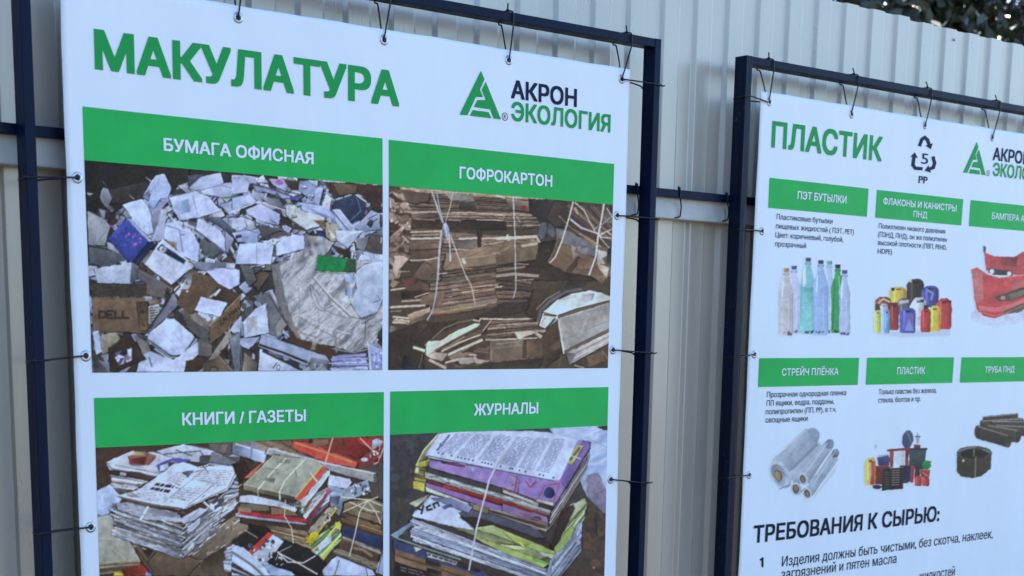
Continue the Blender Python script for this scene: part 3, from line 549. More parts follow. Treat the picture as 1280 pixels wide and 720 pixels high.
    a.line([(740, 410), (800, 330)], 8, (180, 168, 156)); P([(790, 480), (1190, 460), (1200, 610), (800, 650)], (116, 106, 94), (104, 94, 84)); a.line([(760, 480), (1140, 465)], 9, (190, 186, 180)); a.line([(795, 470), (800, 640)], 6, (150, 140, 128)); a.line([(1050, 480), (1045, 610)], 24, (76, 64, 54)); P([(1060, 480), (1195, 470), (1195, 600), (1060, 615)], (112, 96, 80)); a.line([(840, 510), (1020, 490)], 4, (150, 150, 148)); a.line([(830, 540), (1030, 520)], 4, (136, 130, 124))
    P([(800, 650), (1200, 610), (1150, 690), (820, 705), (500, 705)], (74, 64, 54)); a.line([(1140, 430), (1180, 460), (1240, 440)], 22, (198, 188, 178)); P([(970, 420), (1000, 470), (1160, 420), (1230, 430), (1210, 400), (1100, 410)], (205, 195, 184)); a.line([(1110, 385), (1180, 390)], 14, (84, 72, 64))
    a.line([(290, 570), (260, 690)], 5, (120, 110, 100))
    # ---- right hand (F)
    a.at(620, 230, 6)
    P([(240, 110), (470, 130), (520, 180), (520, 330), (440, 320), (440, 300), (330, 300), (310, 260), (250, 220)], (64, 58, 56)); P([(70, 110), (240, 130), (240, 215), (100, 190)], (132, 122, 112)); a.oval(205, 175, 22, 16, (126, 40, 42)); a.line([(0, 85), (60, 105)], 12, (205, 198, 190))
    a.oval(345, 350, 32, 62, (92, 96, 104), rot=.2); a.oval(410, 345, 26, 55, (104, 108, 116), rot=-.2); a.line([(383, 300), (378, 400)], 8, (56, 54, 58))
    a.line([(0, 410), (80, 405), (300, 395)], 22, (205, 195, 186)); a.line([(80, 385), (100, 440)], 16, (200, 190, 180)); P([(60, 430), (310, 410), (325, 440), (300, 560), (150, 590), (0, 610), (0, 520)], (118, 104, 88), (104, 92, 78)); a.line([(190, 465), (310, 445)], 20, (185, 172, 160)); a.line([(300, 400), (325, 440)], 14, (200, 190, 180)); a.line([(250, 460), (250, 550)], 5, (90, 78, 66)); a.line([(0, 520), (80, 480), (100, 460)], 6, (150, 138, 126))
    P([(310, 440), (450, 420), (400, 580), (700, 690), (880, 720), (0, 720), (0, 620), (300, 570)], (70, 60, 50)); a.line([(0, 640), (210, 620)], 14, (118, 106, 92)); a.line([(0, 655), (210, 625)], 5, (160, 150, 136)); a.line([(0, 690), (130, 675), (310, 690)], 22, (150, 144, 138)); a.oval(370, 500, 30, 20, (72, 66, 62))
    # tied roll
    P([(440, 330), (880, 480), (880, 720), (700, 690), (520, 660), (380, 590), (450, 440)], (116, 100, 86), (100, 86, 72)); P([(440, 330), (540, 350), (740, 470), (760, 560), (600, 480), (470, 440)], (112, 116, 124), (98, 102, 110)); a.crumple([(560, 440), (760, 480), (800, 560), (640, 520)], [(84, 86, 96), (100, 104, 114), (130, 134, 140)], 14)
    P([(470, 400), (500, 420), (430, 560), (390, 590), (440, 470)], (92, 80, 68)); P([(560, 450), (600, 470), (590, 510), (640, 520), (580, 560)], (170, 160, 150)); P([(520, 650), (610, 540), (640, 560), (560, 660)], (80, 66, 54)); P([(620, 560), (730, 560), (700, 640), (600, 640)], (124, 104, 88))
    P([(460, 120), (860, 150), (875, 480), (740, 440), (600, 340), (520, 320), (460, 240)], (72, 62, 58))
    for i in range(16):
        x = 470 + i * 24; a.line([(x, 150 + i * 2), (x + 150, 260 + i * 8), (x + 330, 400 + i * 8)], 7, [(96, 84, 76), (60, 52, 48), (112, 98, 88), (130, 120, 112)][i % 4])
    P([(430, 120), (520, 130), (560, 330), (430, 320), (380, 250)], (70, 60, 54)); a.line([(470, 240), (560, 330), (740, 430)], 8, (120, 106, 94))
    P([(760, 490), (870, 520), (800, 560), (820, 600), (760, 600)], (176, 186, 192), (150, 152, 152)); P([(760, 590), (850, 630), (830, 700), (780, 650)], (210, 190, 180)); P([(840, 480), (875, 490), (870, 620), (830, 590)], (60, 56, 54)); P([(780, 210), (875, 230), (875, 300), (820, 290)], (130, 126, 124))
    L = (176, 172, 168)
    a.line([(590, 140), (660, 200), (700, 280), (740, 350)], 11, L); a.line([(555, 265), (640, 330), (760, 370), (790, 400)], 13, (185, 190, 200)); a.line([(575, 135), (545, 250), (490, 430), (440, 550), (400, 590)], 11, (200, 196, 190)); a.line([(810, 145), (790, 270), (765, 400), (750, 540), (700, 680)], 13, (205, 205, 205)); a.line([(770, 380), (870, 340)], 9, L); a.line([(780, 390), (830, 355), (870, 385)], 8, L); a.line([(780, 400), (870, 405)], 9, L); a.line([(780, 400), (850, 480)], 7, L); a.line([(730, 340), (800, 300), (870, 240)], 6, (170, 166, 162)); a.line([(830, 180), (875, 250)], 8, (180, 180, 180)); a.line([(590, 180), (610, 220)], 16, (150, 142, 134)); a.line([(620, 370), (790, 470)], 9, (150, 140, 130))
    # ---- grey bent stack (H)
    a.at(620, 345, 6)
    P([(280, 90), (500, 60), (640, 90), (860, 0), (860, 150), (700, 110), (520, 130), (380, 230), (300, 340), (220, 280)], (74, 64, 54)); P([(720, 0), (850, 0), (800, 60)], (140, 124, 112)); a.line([(310, 340), (330, 260), (400, 190), (520, 120), (640, 98)], 22, (96, 98, 102)); a.line([(350, 270), (440, 190), (540, 140)], 6, (66, 62, 62)); a.line([(300, 250), (380, 170), (480, 115)], 10, (120, 122, 126))
    P([(350, 270), (460, 180), (560, 135), (700, 112), (790, 125), (860, 155), (860, 180), (640, 230), (460, 295)], (196, 216, 222), (200, 212, 222)); P([(650, 140), (740, 130), (720, 180), (660, 190)], (200, 200, 225))
    a.line([(455, 290), (600, 240), (860, 175)], 8, (235, 232, 225)); a.line([(460, 305), (620, 255), (860, 185)], 7, (100, 104, 104)); a.line([(480, 315), (860, 200)], 6, (222, 218, 210))
    P([(465, 320), (860, 205), (860, 390), (510, 560)], (146, 152, 154), (156, 160, 162)); a.line([(490, 430), (860, 290)], 6, (166, 156, 146)); a.line([(500, 480), (860, 330)], 6, (128, 134, 136)); a.line([(480, 390), (860, 260)], 5, (160, 150, 142)); a.line([(700, 280), (640, 420)], 18, (164, 164, 168))
    a.line([(455, 300), (480, 430), (510, 580)], 12, (228, 224, 220)); a.line([(515, 570), (860, 400)], 16, (92, 92, 88)); P([(520, 580), (860, 420), (860, 500), (560, 665)], (190, 190, 190), (160, 162, 166)); a.line([(560, 600), (860, 450)], 6, (120, 116, 114)); a.line([(560, 630), (860, 475)], 5, (225, 222, 218)); P([(520, 580), (600, 580), (560, 665)], (128, 128, 132))
    P([(320, 370), (350, 280), (440, 295), (460, 320), (380, 400)], (214, 220, 226)); a.line([(370, 400), (440, 320)], 14, (66, 58, 52)); a.line([(355, 290), (440, 300)], 12, (80, 72, 66)); a.line([(340, 350), (370, 310)], 6, (120, 130, 145))
    P([(380, 400), (460, 330), (500, 590), (360, 690), (340, 460)], (80, 68, 56)); P([(390, 540), (480, 470), (480, 540), (410, 560)], (100, 86, 70)); P([(860, 510), (850, 690), (600, 690), (580, 660)], (84, 72, 60)); P([(680, 600), (800, 560), (820, 640), (700, 680)], (110, 96, 82)); a.line([(800, 560), (860, 640)], 8, (140, 124, 108)); a.line([(590, 670), (660, 690)], 14, (150, 138, 126)); a.line([(490, 590), (470, 690)], 6, (104, 92, 80))
    a.at(0, 0, 1)
    for i in range(36):                                 # frayed fibres and caught edges along the leaves
        x, y = a.r.uniform(490, 668), a.r.uniform(242, 400); l_ = a.r.uniform(3, 26); s_ = -.06 if y > 340 else .05
        if y > 330 and y > 455 - (x - 480) * .3: continue
        a.line([(x, y), (x + l_, y + l_ * s_)], a.r.uniform(.5, 1.3), [(176, 162, 150), (60, 50, 46), (150, 136, 124), (76, 64, 56), (190, 178, 166)][a.r.randint(5)])
    # twine
    a.at(480, 230, 6)
    a.line([(350, 50), (395, 180), (435, 290)], 10.2, (176, 190, 204)); a.line([(385, 55), (415, 200), (440, 290)], 7.5, (158, 167, 182)); a.line([(512, 65), (490, 170), (455, 290)], 6.1, (190, 184, 178)); a.oval(460, 350, 22, 60, (176, 190, 225), rot=-.15); a.line([(450, 300), (470, 420)], 6.8, (199, 206, 218)); a.line([(480, 380), (490, 470), (492, 580)], 10.9, (190, 199, 209)); a.line([(425, 350), (410, 500), (398, 720)], 13.6, (165, 176, 193)); a.line([(405, 500), (393, 720)], 3.4, (199, 195, 190)); a.line([(490, 380), (550, 540), (620, 720)], 7.5, (190, 186, 182)); a.oval(595, 580, 12, 24, (190, 196, 205), rot=-.5)
    a.at(480, 345, 6); a.line([(398, 0), (385, 140), (360, 260), (320, 330)], 10.9, (163, 176, 191)); a.line([(615, 0), (655, 90), (680, 215)], 8.2, (186, 178, 174))
    a.at(620, 230, 6); a.line([(124, 95), (135, 330), (142, 720)], 8.2, (182, 186, 193)); a.line([(140, 230), (175, 285)], 6.1, (163, 163, 167))
    a.at(620, 345, 6); a.line([(145, 0), (142, 100), (125, 165)], 8.2, (167, 172, 178))
    return a.finish(3, 1, 1.0, .0, 1.05, .07)
def art_books():
    a = Art(112, 540, 484, 726, (66, 54, 46), seed=21)
    P = a.poly; L = a.line
    NW = [(188, 204, 234), (150, 164, 190), (205, 216, 240), (120, 130, 146), (165, 178, 205), (140, 140, 140)]
    a.at(110, 540, 4)
    P([(30, 70), (760, 40), (760, 300), (30, 300)], (70, 56, 46), (60, 50, 42))
    # far leaves
    P([(340, 95), (480, 60), (620, 90), (740, 130), (700, 190), (560, 150), (420, 130)], (165, 184, 220), (120, 130, 148)); L([(380, 110), (560, 95), (600, 150)], 5, (70, 74, 86)); L([(440, 90), (520, 120)], 5, (76, 70, 70)); P([(560, 120), (620, 115), (600, 160), (555, 155)], (74, 76, 84)); P([(600, 60), (760, 45), (760, 160), (700, 130), (620, 90)], (96, 92, 94)); P([(600, 70), (700, 60), (690, 110), (640, 100)], (120, 116, 116))
    P([(620, 100), (740, 150), (740, 170), (600, 150)], (110, 116, 128)); P([(700, 125), (760, 85), (760, 125)], (160, 180, 215))
    # back stack
    P([(90, 150), (220, 95), (330, 100), (400, 125), (480, 140), (400, 215), (330, 225), (120, 180)], (170, 186, 216), (150, 160, 182)); P([(200, 120), (280, 95), (340, 120), (300, 165), (210, 165)], (120, 88, 78)); P([(215, 135), (290, 120), (280, 165), (200, 155)], (128, 62, 58)); P([(230, 95), (300, 100), (290, 120), (225, 115)], (150, 146, 120)); P([(340, 165), (420, 130), (510, 135), (450, 190), (360, 200)], (80, 84, 160)); P([(360, 170), (420, 145), (450, 150), (420, 190), (360, 195)], (175, 188, 230)); P([(400, 150), (435, 150), (420, 172), (400, 172)], (70, 66, 80))
    P([(90, 155), (130, 165), (400, 215), (400, 235), (110, 190)], (186, 202, 232), (150, 164, 190)); L([(90, 150), (120, 185), (390, 232)], 5, (84, 84, 94))
    P([(110, 190), (260, 200), (330, 230), (300, 245), (250, 230), (120, 215)], (74, 62, 54)); P([(160, 200), (190, 205), (190, 220), (160, 215)], (150, 150, 160)); a.pages([(110, 212), (300, 245), (230, 290), (120, 280)], 5, NW, (80, 80, 86), .35, .04); P([(100, 280), (200, 290), (150, 330), (100, 310)], (96, 92, 90))
    P([(30, 300), (110, 260), (170, 330), (150, 370), (90, 420), (40, 410)], (158, 182, 230), (140, 165, 215)); L([(80, 320), (95, 360)], 3, (120, 135, 175))
    # parcel of grey paper
    P([(42, 420), (110, 410), (150, 470), (210, 540), (260, 640), (200, 670), (50, 690)], (146, 156, 156), (134, 138, 130)); L([(45, 530), (200, 540)], 3, (165, 172, 168)); L([(120, 580), (190, 640)], 3, (168, 170, 160)); a.pages([(50, 655), (260, 640), (270, 690), (50, 720)], 4, [(160, 158, 138), (140, 138, 118), (110, 104, 84)], (70, 62, 50), .4, .02)
    P([(170, 680), (280, 660), (320, 720), (170, 720)], (130, 60, 50)); P([(130, 705), (170, 700), (180, 720), (130, 720)], (200, 170, 70)); P([(290, 700), (320, 705), (320, 720), (290, 720)], (110, 120, 170))
    # cardboard parcel
    P([(215, 545), (480, 630), (640, 480), (760, 410), (760, 560), (560, 720), (330, 720), (280, 660)], (110, 100, 90), (84, 74, 64)); P([(660, 470), (760, 400), (760, 520), (580, 640), (500, 620)], (116, 112, 106), (98, 90, 80)); L([(210, 545), (330, 700)], 6, (56, 48, 42)); L([(340, 600), (300, 650)], 6, (50, 44, 40)); L([(575, 640), (500, 720)], 6, (52, 46, 42)); L([(560, 650), (760, 520)], 6, (120, 112, 100)); P([(250, 560), (330, 590), (300, 640)], (66, 56, 48)); P([(575, 640), (680, 570), (700, 720), (560, 720)], (92, 82, 72))
    # main newspaper stack : edges
    a.pages([(120, 350), (480, 470), (470, 636), (130, 520)], 17, NW, (70, 74, 84), .4, .045)
    a.pages([(480, 470), (700, 290), (660, 470), (470, 636)], 16, NW, (70, 72, 82), .5, .08)
    a.pages([(700, 200), (760, 230), (740, 380), (660, 440)], 8, NW, (60, 62, 70), .4, .1)
    a.sheets((600, 300, 740, 560), 20, [(165, 178, 205), (190, 204, 230), (130, 136, 150)], (6, 20)) if False else None
    for i in range(60):
        x = a.r.uniform(480, 740); y = 650 - (x - 470) * .72 - a.r.uniform(0, 150); l = a.r.uniform(10, 34); c = [(200, 212, 238), (90, 94, 106), (66, 66, 74), (175, 188, 214)][a.r.randint(4)]
        L([(x, y), (x + l, y - l * .75)], a.r.uniform(2, 6), c)
    for i in range(46):
        x = a.r.uniform(125, 460); y = 365 + (x - 120) * .33 + a.r.uniform(0, 160); l = a.r.uniform(10, 50)
        L([(x, y), (x + l, y + l * .36)], a.r.uniform(1.5, 4), [(205, 216, 240), (80, 84, 96), (70, 70, 80)][a.r.randint(3)])
    P([(140, 355), (200, 350), (460, 415), (470, 450), (300, 440), (150, 390)], (120, 130, 152), (150, 162, 190)); P([(290, 375), (450, 405), (440, 425), (280, 405)], (130, 136, 152))
    # top newspaper
    P([(150, 318), (250, 290), (430, 160), (480, 150), (560, 180), (600, 170), (745, 170), (755, 200), (700, 290), (500, 380), (450, 390), (300, 355)], (172, 190, 224), (182, 198, 232), (1, 0))
    L([(160, 325), (300, 362), (470, 385)], 11, (92, 86, 84)); L([(155, 318), (300, 352), (480, 374)], 5, (196, 208, 232)); L([(480, 384), (700, 280), (745, 190)], 6, (120, 120, 130)); L([(470, 220), (560, 175), (600, 165)], 5, (205, 216, 240)); L([(480, 215), (570, 190)], 4, (92, 98, 116)); L([(575, 170), (605, 208)], 5, (84, 84, 96)); L([(600, 170), (480, 270), (380, 350)], 3, (120, 130, 152)); L([(655, 240), (560, 320), (500, 365)], 4, (110, 116, 134)); L([(545, 240), (655, 260)], 4, (110, 120, 145))
    a.rows([(345, 250), (440, 262), (400, 310), (300, 290)], 2, (48, 48, 62), .62, 4); a.rows([(440, 200), (540, 195), (440, 290), (380, 245)], 7, (130, 140, 165), .4, 4); a.rows([(560, 190), (700, 190), (640, 250), (500, 245)], 6, (124, 134, 160), .4, 5); a.rows([(470, 275), (600, 280), (500, 350), (400, 330)], 6, (128, 138, 160), .4, 5); a.rows([(230, 310), (330, 300), (370, 345), (300, 345)], 4, (130, 140, 165), .4, 5); a.rows([(660, 200), (730, 190), (690, 270), (600, 280)], 6, (130, 136, 155), .4, 4); P([(470, 200), (530, 190), (500, 225)], (110, 116, 140)); P([(180, 300), (220, 300), (260, 325), (210, 325)], (140, 138, 150))
    a.crumple([(600, 340), (680, 330), (680, 390), (630, 400)], [(70, 72, 82), (190, 202, 226), (110, 116, 130)], 14, (1, 1), 0, 0); L([(300, 375), (262, 440)], 11, (190, 205, 228)); L([(580, 350), (620, 385)], 9, (190, 205, 228)); P([(450, 440), (560, 380), (600, 390), (500, 470)], (172, 188, 222), (150, 164, 195)); L([(560, 430), (620, 395)], 12, (86, 90, 104)); L([(455, 470), (540, 440), (610, 400)], 5, (88, 92, 104)); P([(500, 470), (560, 430), (560, 460), (500, 510)], (180, 196, 228))
    # bottom right leaves of zoom I
    a.pages([(690, 580), (760, 550), (760, 720), (680, 690)], 7, [(176, 196, 235), (150, 168, 205)], (84, 88, 98), .4, .1)
    # ---- zoom J
    a.at(290, 540, 4)
    P([(0, 50), (110, 40), (180, 90), (170, 160), (0, 110)], (108, 104, 104), (150, 160, 190)); P([(0, 80), (60, 60), (175, 110), (165, 155), (0, 105)], (150, 172, 215)); L([(20, 60), (170, 105)], 7, (175, 190, 225)); P([(0, 160), (60, 140), (90, 200), (40, 260)], (66, 50, 40)); P([(100, 45), (300, 40), (460, 140), (470, 170), (180, 90)], (104, 92, 80), (120, 100, 84)); L([(110, 50), (190, 90)], 12, (128, 118, 104)); L([(180, 50), (280, 90)], 16, (120, 106, 92)); L([(240, 45), (330, 100)], 5, (70, 56, 48))
    P([(300, 40), (560, 25), (760, 20), (760, 180), (720, 190), (620, 180), (470, 150), (330, 90)], (116, 60, 54), (100, 52, 48)); P([(310, 45), (380, 50), (470, 90), (630, 150), (620, 180), (470, 150), (330, 90), (300, 70)], (176, 72, 66), (186, 84, 74)); L([(320, 55), (460, 100), (600, 150)], 9, (190, 124, 86)); P([(370, 38), (480, 35), (490, 60), (420, 75)], (128, 110, 92)); a.oval(395, 48, 14, 10, (52, 40, 34)); P([(560, 30), (650, 35), (700, 90), (630, 130), (560, 100)], (122, 50, 48)); P([(620, 30), (690, 30), (700, 80), (640, 60)], (164, 60, 60)); P([(700, 80), (760, 50), (760, 150), (710, 140)], (150, 70, 66))
    P([(700, 40), (725, 30), (755, 45), (740, 75), (700, 85)], (176, 190, 215)); L([(640, 30), (700, 90), (740, 110)], 5, (205, 190, 190)); L([(670, 190), (730, 150), (758, 80)], 6, (170, 165, 170)); a.oval(663, 138, 18, 10, (150, 165, 190)); a.spots((690, 80, 755, 160), 18, [(120, 120, 150), (190, 180, 190), (90, 30, 34)], (4, 10)); P([(620, 190), (760, 150), (760, 340), (700, 330)], (72, 66, 66), (86, 80, 76)); L([(505, 30), (470, 150)], 7, (190, 160, 140)); L([(105, 45), (95, 130)], 12, (100, 120, 150))
    P([(180, 85), (210, 78), (460, 150), (720, 205), (715, 255), (600, 225), (470, 185), (170, 110)], (140, 148, 160), (118, 122, 130)); L([(190, 82), (460, 155), (715, 208)], 7, (165, 176, 192)); a.oval(716, 232, 9, 26, (84, 88, 96))
    P([(490, 215), (590, 235), (600, 250), (575, 285), (480, 270)], (150, 166, 205), (168, 186, 225)); P([(480, 265), (560, 285), (680, 240), (690, 280), (640, 320), (560, 350), (540, 420), (500, 380), (490, 300)], (130, 148, 178), (110, 122, 140)); P([(500, 300), (555, 310), (545, 380), (500, 370)], (150, 172, 215)); P([(480, 320), (545, 320), (530, 362), (478, 350)], (96, 104, 126)); a.spots((600, 255, 690, 320), 26, [(70, 76, 90), (190, 205, 225), (120, 132, 150)], (4, 9))
    # right tied stack
    P([(560, 360), (680, 330), (760, 360), (755, 430), (740, 460), (560, 400)], (120, 112, 96), (106, 94, 78)); P([(620, 350), (690, 330), (750, 360), (740, 420), (640, 390)], (140, 138, 116)); a.pages([(555, 400), (740, 460), (755, 520), (545, 450)], 5, [(112, 92, 72), (96, 78, 60), (126, 106, 84)], (60, 48, 40), .4, .02); P([(555, 470), (755, 530), (745, 590), (550, 520)], (52, 62, 100), (42, 48, 78)); a.pages([(550, 520), (745, 590), (740, 610), (548, 540)], 2, [(150, 148, 140)], (60, 56, 52)); P([(548, 535), (740, 610), (725, 660), (530, 590)], (86, 70, 62), (70, 58, 52)); L([(610, 580), (660, 590), (700, 620)], 14, (120, 106, 92)); a.pages([(520, 580), (735, 655), (720, 690), (510, 610)], 3, [(120, 116, 104), (150, 146, 134)], (58, 52, 46), .5)
    for q in ([(550, 325), (680, 340), (755, 370)], [(730, 325), (680, 345), (640, 400), (620, 500), (590, 620)], [(590, 350), (680, 390), (740, 400)], [(680, 345), (720, 400), (745, 460)], [(560, 400), (690, 340)]): L(q, 5, (188, 190, 178))
    P([(530, 620), (700, 690), (720, 720), (430, 720), (500, 640)], (160, 182, 225), (150, 170, 215)); L([(540, 640), (515, 720)], 4, (70, 74, 90)); L([(670, 680), (680, 720)], 4, (70, 74, 90)); P([(735, 650), (760, 580), (760, 720), (720, 700)], (140, 160, 200)); L([(755, 600), (730, 700)], 5, (80, 86, 104))
    # centre stack of books, lower part
    P([(80, 460), (200, 480), (380, 560), (440, 640), (460, 720), (330, 720), (150, 560)], (60, 48, 42)); a.pages([(170, 465), (380, 500), (410, 590), (220, 520)], 7, [(120, 106, 88), (140, 128, 108), (100, 86, 70)], (60, 50, 44), .4, .03)
    a.pages([(385, 560), (530, 450), (545, 540), (450, 655)], 7, [(150, 170, 205), (190, 202, 205), (120, 160, 110), (206, 196, 110), (150, 150, 160)], (80, 84, 84), .3, .08); P([(370, 530), (520, 370), (530, 385), (395, 560)], (205, 190, 70), (190, 178, 90)); P([(380, 500), (490, 375), (520, 385), (400, 540)], (150, 150, 146), (104, 100, 96)); P([(400, 500), (420, 495), (440, 520), (410, 555), (370, 550)], (215, 195, 50)); a.spots((420, 400, 510, 500), 16, [(60, 56, 56), (90, 84, 80), (180, 180, 180)], (5, 12)); L([(455, 560), (540, 450)], 8, (210, 200, 90)); P([(430, 570), (500, 510), (500, 550), (440, 600)], (170, 192, 225)); L([(440, 640), (545, 540)], 9, (130, 178, 120)); P([(520, 450), (550, 460), (545, 490), (520, 480)], (206, 190, 90)); P([(400, 590), (440, 600), (430, 615), (400, 610)], (190, 210, 230))
    a.pages([(330, 350), (500, 270), (480, 370), (375, 470)], 6, [(160, 178, 215), (190, 205, 232), (110, 116, 130)], (84, 88, 98), .3, .05); P([(370, 430), (480, 280), (500, 290), (390, 470)], (128, 74, 96)); P([(360, 420), (470, 290), (475, 305), (375, 435)], (200, 206, 215)); P([(350, 400), (480, 230), (490, 200), (470, 180), (350, 360)], (160, 176, 200)); P([(360, 390), (400, 310), (410, 330), (370, 410)], (110, 96, 74))
    a.pages([(30, 330), (350, 360), (370, 380), (40, 370)], 2, [(150, 162, 180), (120, 126, 132)], (80, 80, 84), .3, .03); P([(40, 320), (100, 315), (240, 345), (320, 375), (320, 400), (200, 370), (35, 350)], (165, 184, 212), (150, 166, 192)); P([(40, 360), (180, 370), (190, 395), (50, 392)], (116, 104, 92)); P([(200, 375), (300, 390), (330, 420), (200, 410)], (124, 102, 84)); P([(245, 370), (330, 385), (320, 400), (260, 385)], (190, 205, 225)); P([(30, 395), (370, 435), (380, 455), (30, 415)], (150, 44, 54), (168, 50, 58)); P([(20, 410), (380, 455), (370, 470), (25, 425)], (150, 160, 190)); L([(30, 428), (380, 468)], 5, (66, 54, 50)); P([(30, 372), (100, 385), (100, 405), (30, 395)], (128, 116, 100))
    # top book
    P([(60, 230), (165, 145), (200, 110), (90, 230)], (170, 96, 80)); P([(60, 260), (210, 112), (350, 130), (440, 155), (470, 180), (330, 340), (200, 310), (60, 275)], (142, 150, 140), (130, 140, 134), (1, 0)); P([(320, 330), (455, 172), (480, 185), (365, 325), (340, 352)], (166, 74, 66), (178, 84, 74)); L([(316, 335), (450, 172)], 6, (190, 166, 96)); P([(60, 265), (320, 325), (310, 342), (60, 290)], (112, 112, 98)); L([(60, 262), (320, 322)], 4, (156, 160, 142)); P([(340, 345), (365, 330), (490, 190), (492, 215), (370, 370)], (180, 194, 216))
    L([(270, 135), (190, 215), (130, 290)], 8, (180, 190, 190)); L([(365, 140), (270, 240), (240, 300), (243, 340)], 7, (182, 190, 190)); L([(395, 205), (430, 250)], 8, (190, 180, 176)); a.rows([(240, 135), (300, 140), (290, 160), (230, 155)], 2, (96, 96, 96), .5, 3); L([(320, 190), (325, 225)], 5, (90, 92, 92)); L([(165, 180), (230, 190)], 3, (98, 100, 100)); P([(170, 225), (215, 235), (210, 255), (165, 245)], (128, 136, 130))
    L([(270, 340), (265, 420), (300, 480), (310, 560)], 5, (180, 178, 168)); L([(130, 290), (135, 340)], 5, (150, 152, 150))
    # magazines at the bottom
    P([(0, 440), (80, 465), (80, 500), (0, 540)], (124, 118, 106), (104, 96, 84)); P([(0, 545), (80, 490), (170, 520), (60, 630), (0, 600)], (52, 46, 44)); P([(60, 620), (185, 500), (210, 510), (80, 640)], (176, 66, 58)); P([(80, 640), (210, 512), (270, 550), (180, 660), (120, 680)], (160, 176, 205), (140, 152, 178)); a.spots((90, 540, 220, 670), 30, [(60, 62, 76), (84, 88, 104), (190, 204, 226)], (5, 13))
    P([(180, 650), (265, 545), (380, 580), (470, 650), (430, 720), (260, 690)], (44, 42, 42), (34, 34, 36)); a.spots((190, 590, 260, 670), 12, [(190, 195, 205)], (3, 6)); L([(230, 600), (280, 650), (360, 655), (420, 620)], 6, (170, 176, 190)); L([(235, 605), (340, 660), (430, 712)], 6, (190, 196, 205)); L([(300, 570), (240, 600), (220, 640)], 4, (150, 155, 165)); P([(170, 660), (300, 700), (320, 720), (130, 720)], (150, 178, 225)); P([(0, 560), (60, 580), (140, 650), (200, 720), (0, 720)], (150, 172, 215), (165, 186, 225)); L([(0, 600), (100, 665), (160, 720)], 12, (100, 104, 118)); a.pages([(0, 640), (130, 720), (100, 735), (0, 700)], 5, [(60, 60, 66), (170, 186, 215)], (40, 40, 44), .4); L([(65, 490), (130, 530)], 4, (150, 150, 150))
    a.at(0, 0, 1)
    for i in range(200):
        x, y = a.r.uniform(140, 300), a.r.uniform(585, 695)
        if y < 600 + abs(x - 215) * .1: continue
        l_ = a.r.uniform(2, 8); sl_ = .33 if x < 230 else -.7
        a.line([(x, y), (x + l_, y + l_ * sl_)], a.r.uniform(.4, .9), [(206, 218, 244), (80, 84, 96), (130, 138, 156)][a.r.randint(3)])
    return a.finish(2.5, 1, 1.05, .18, .9, .06)

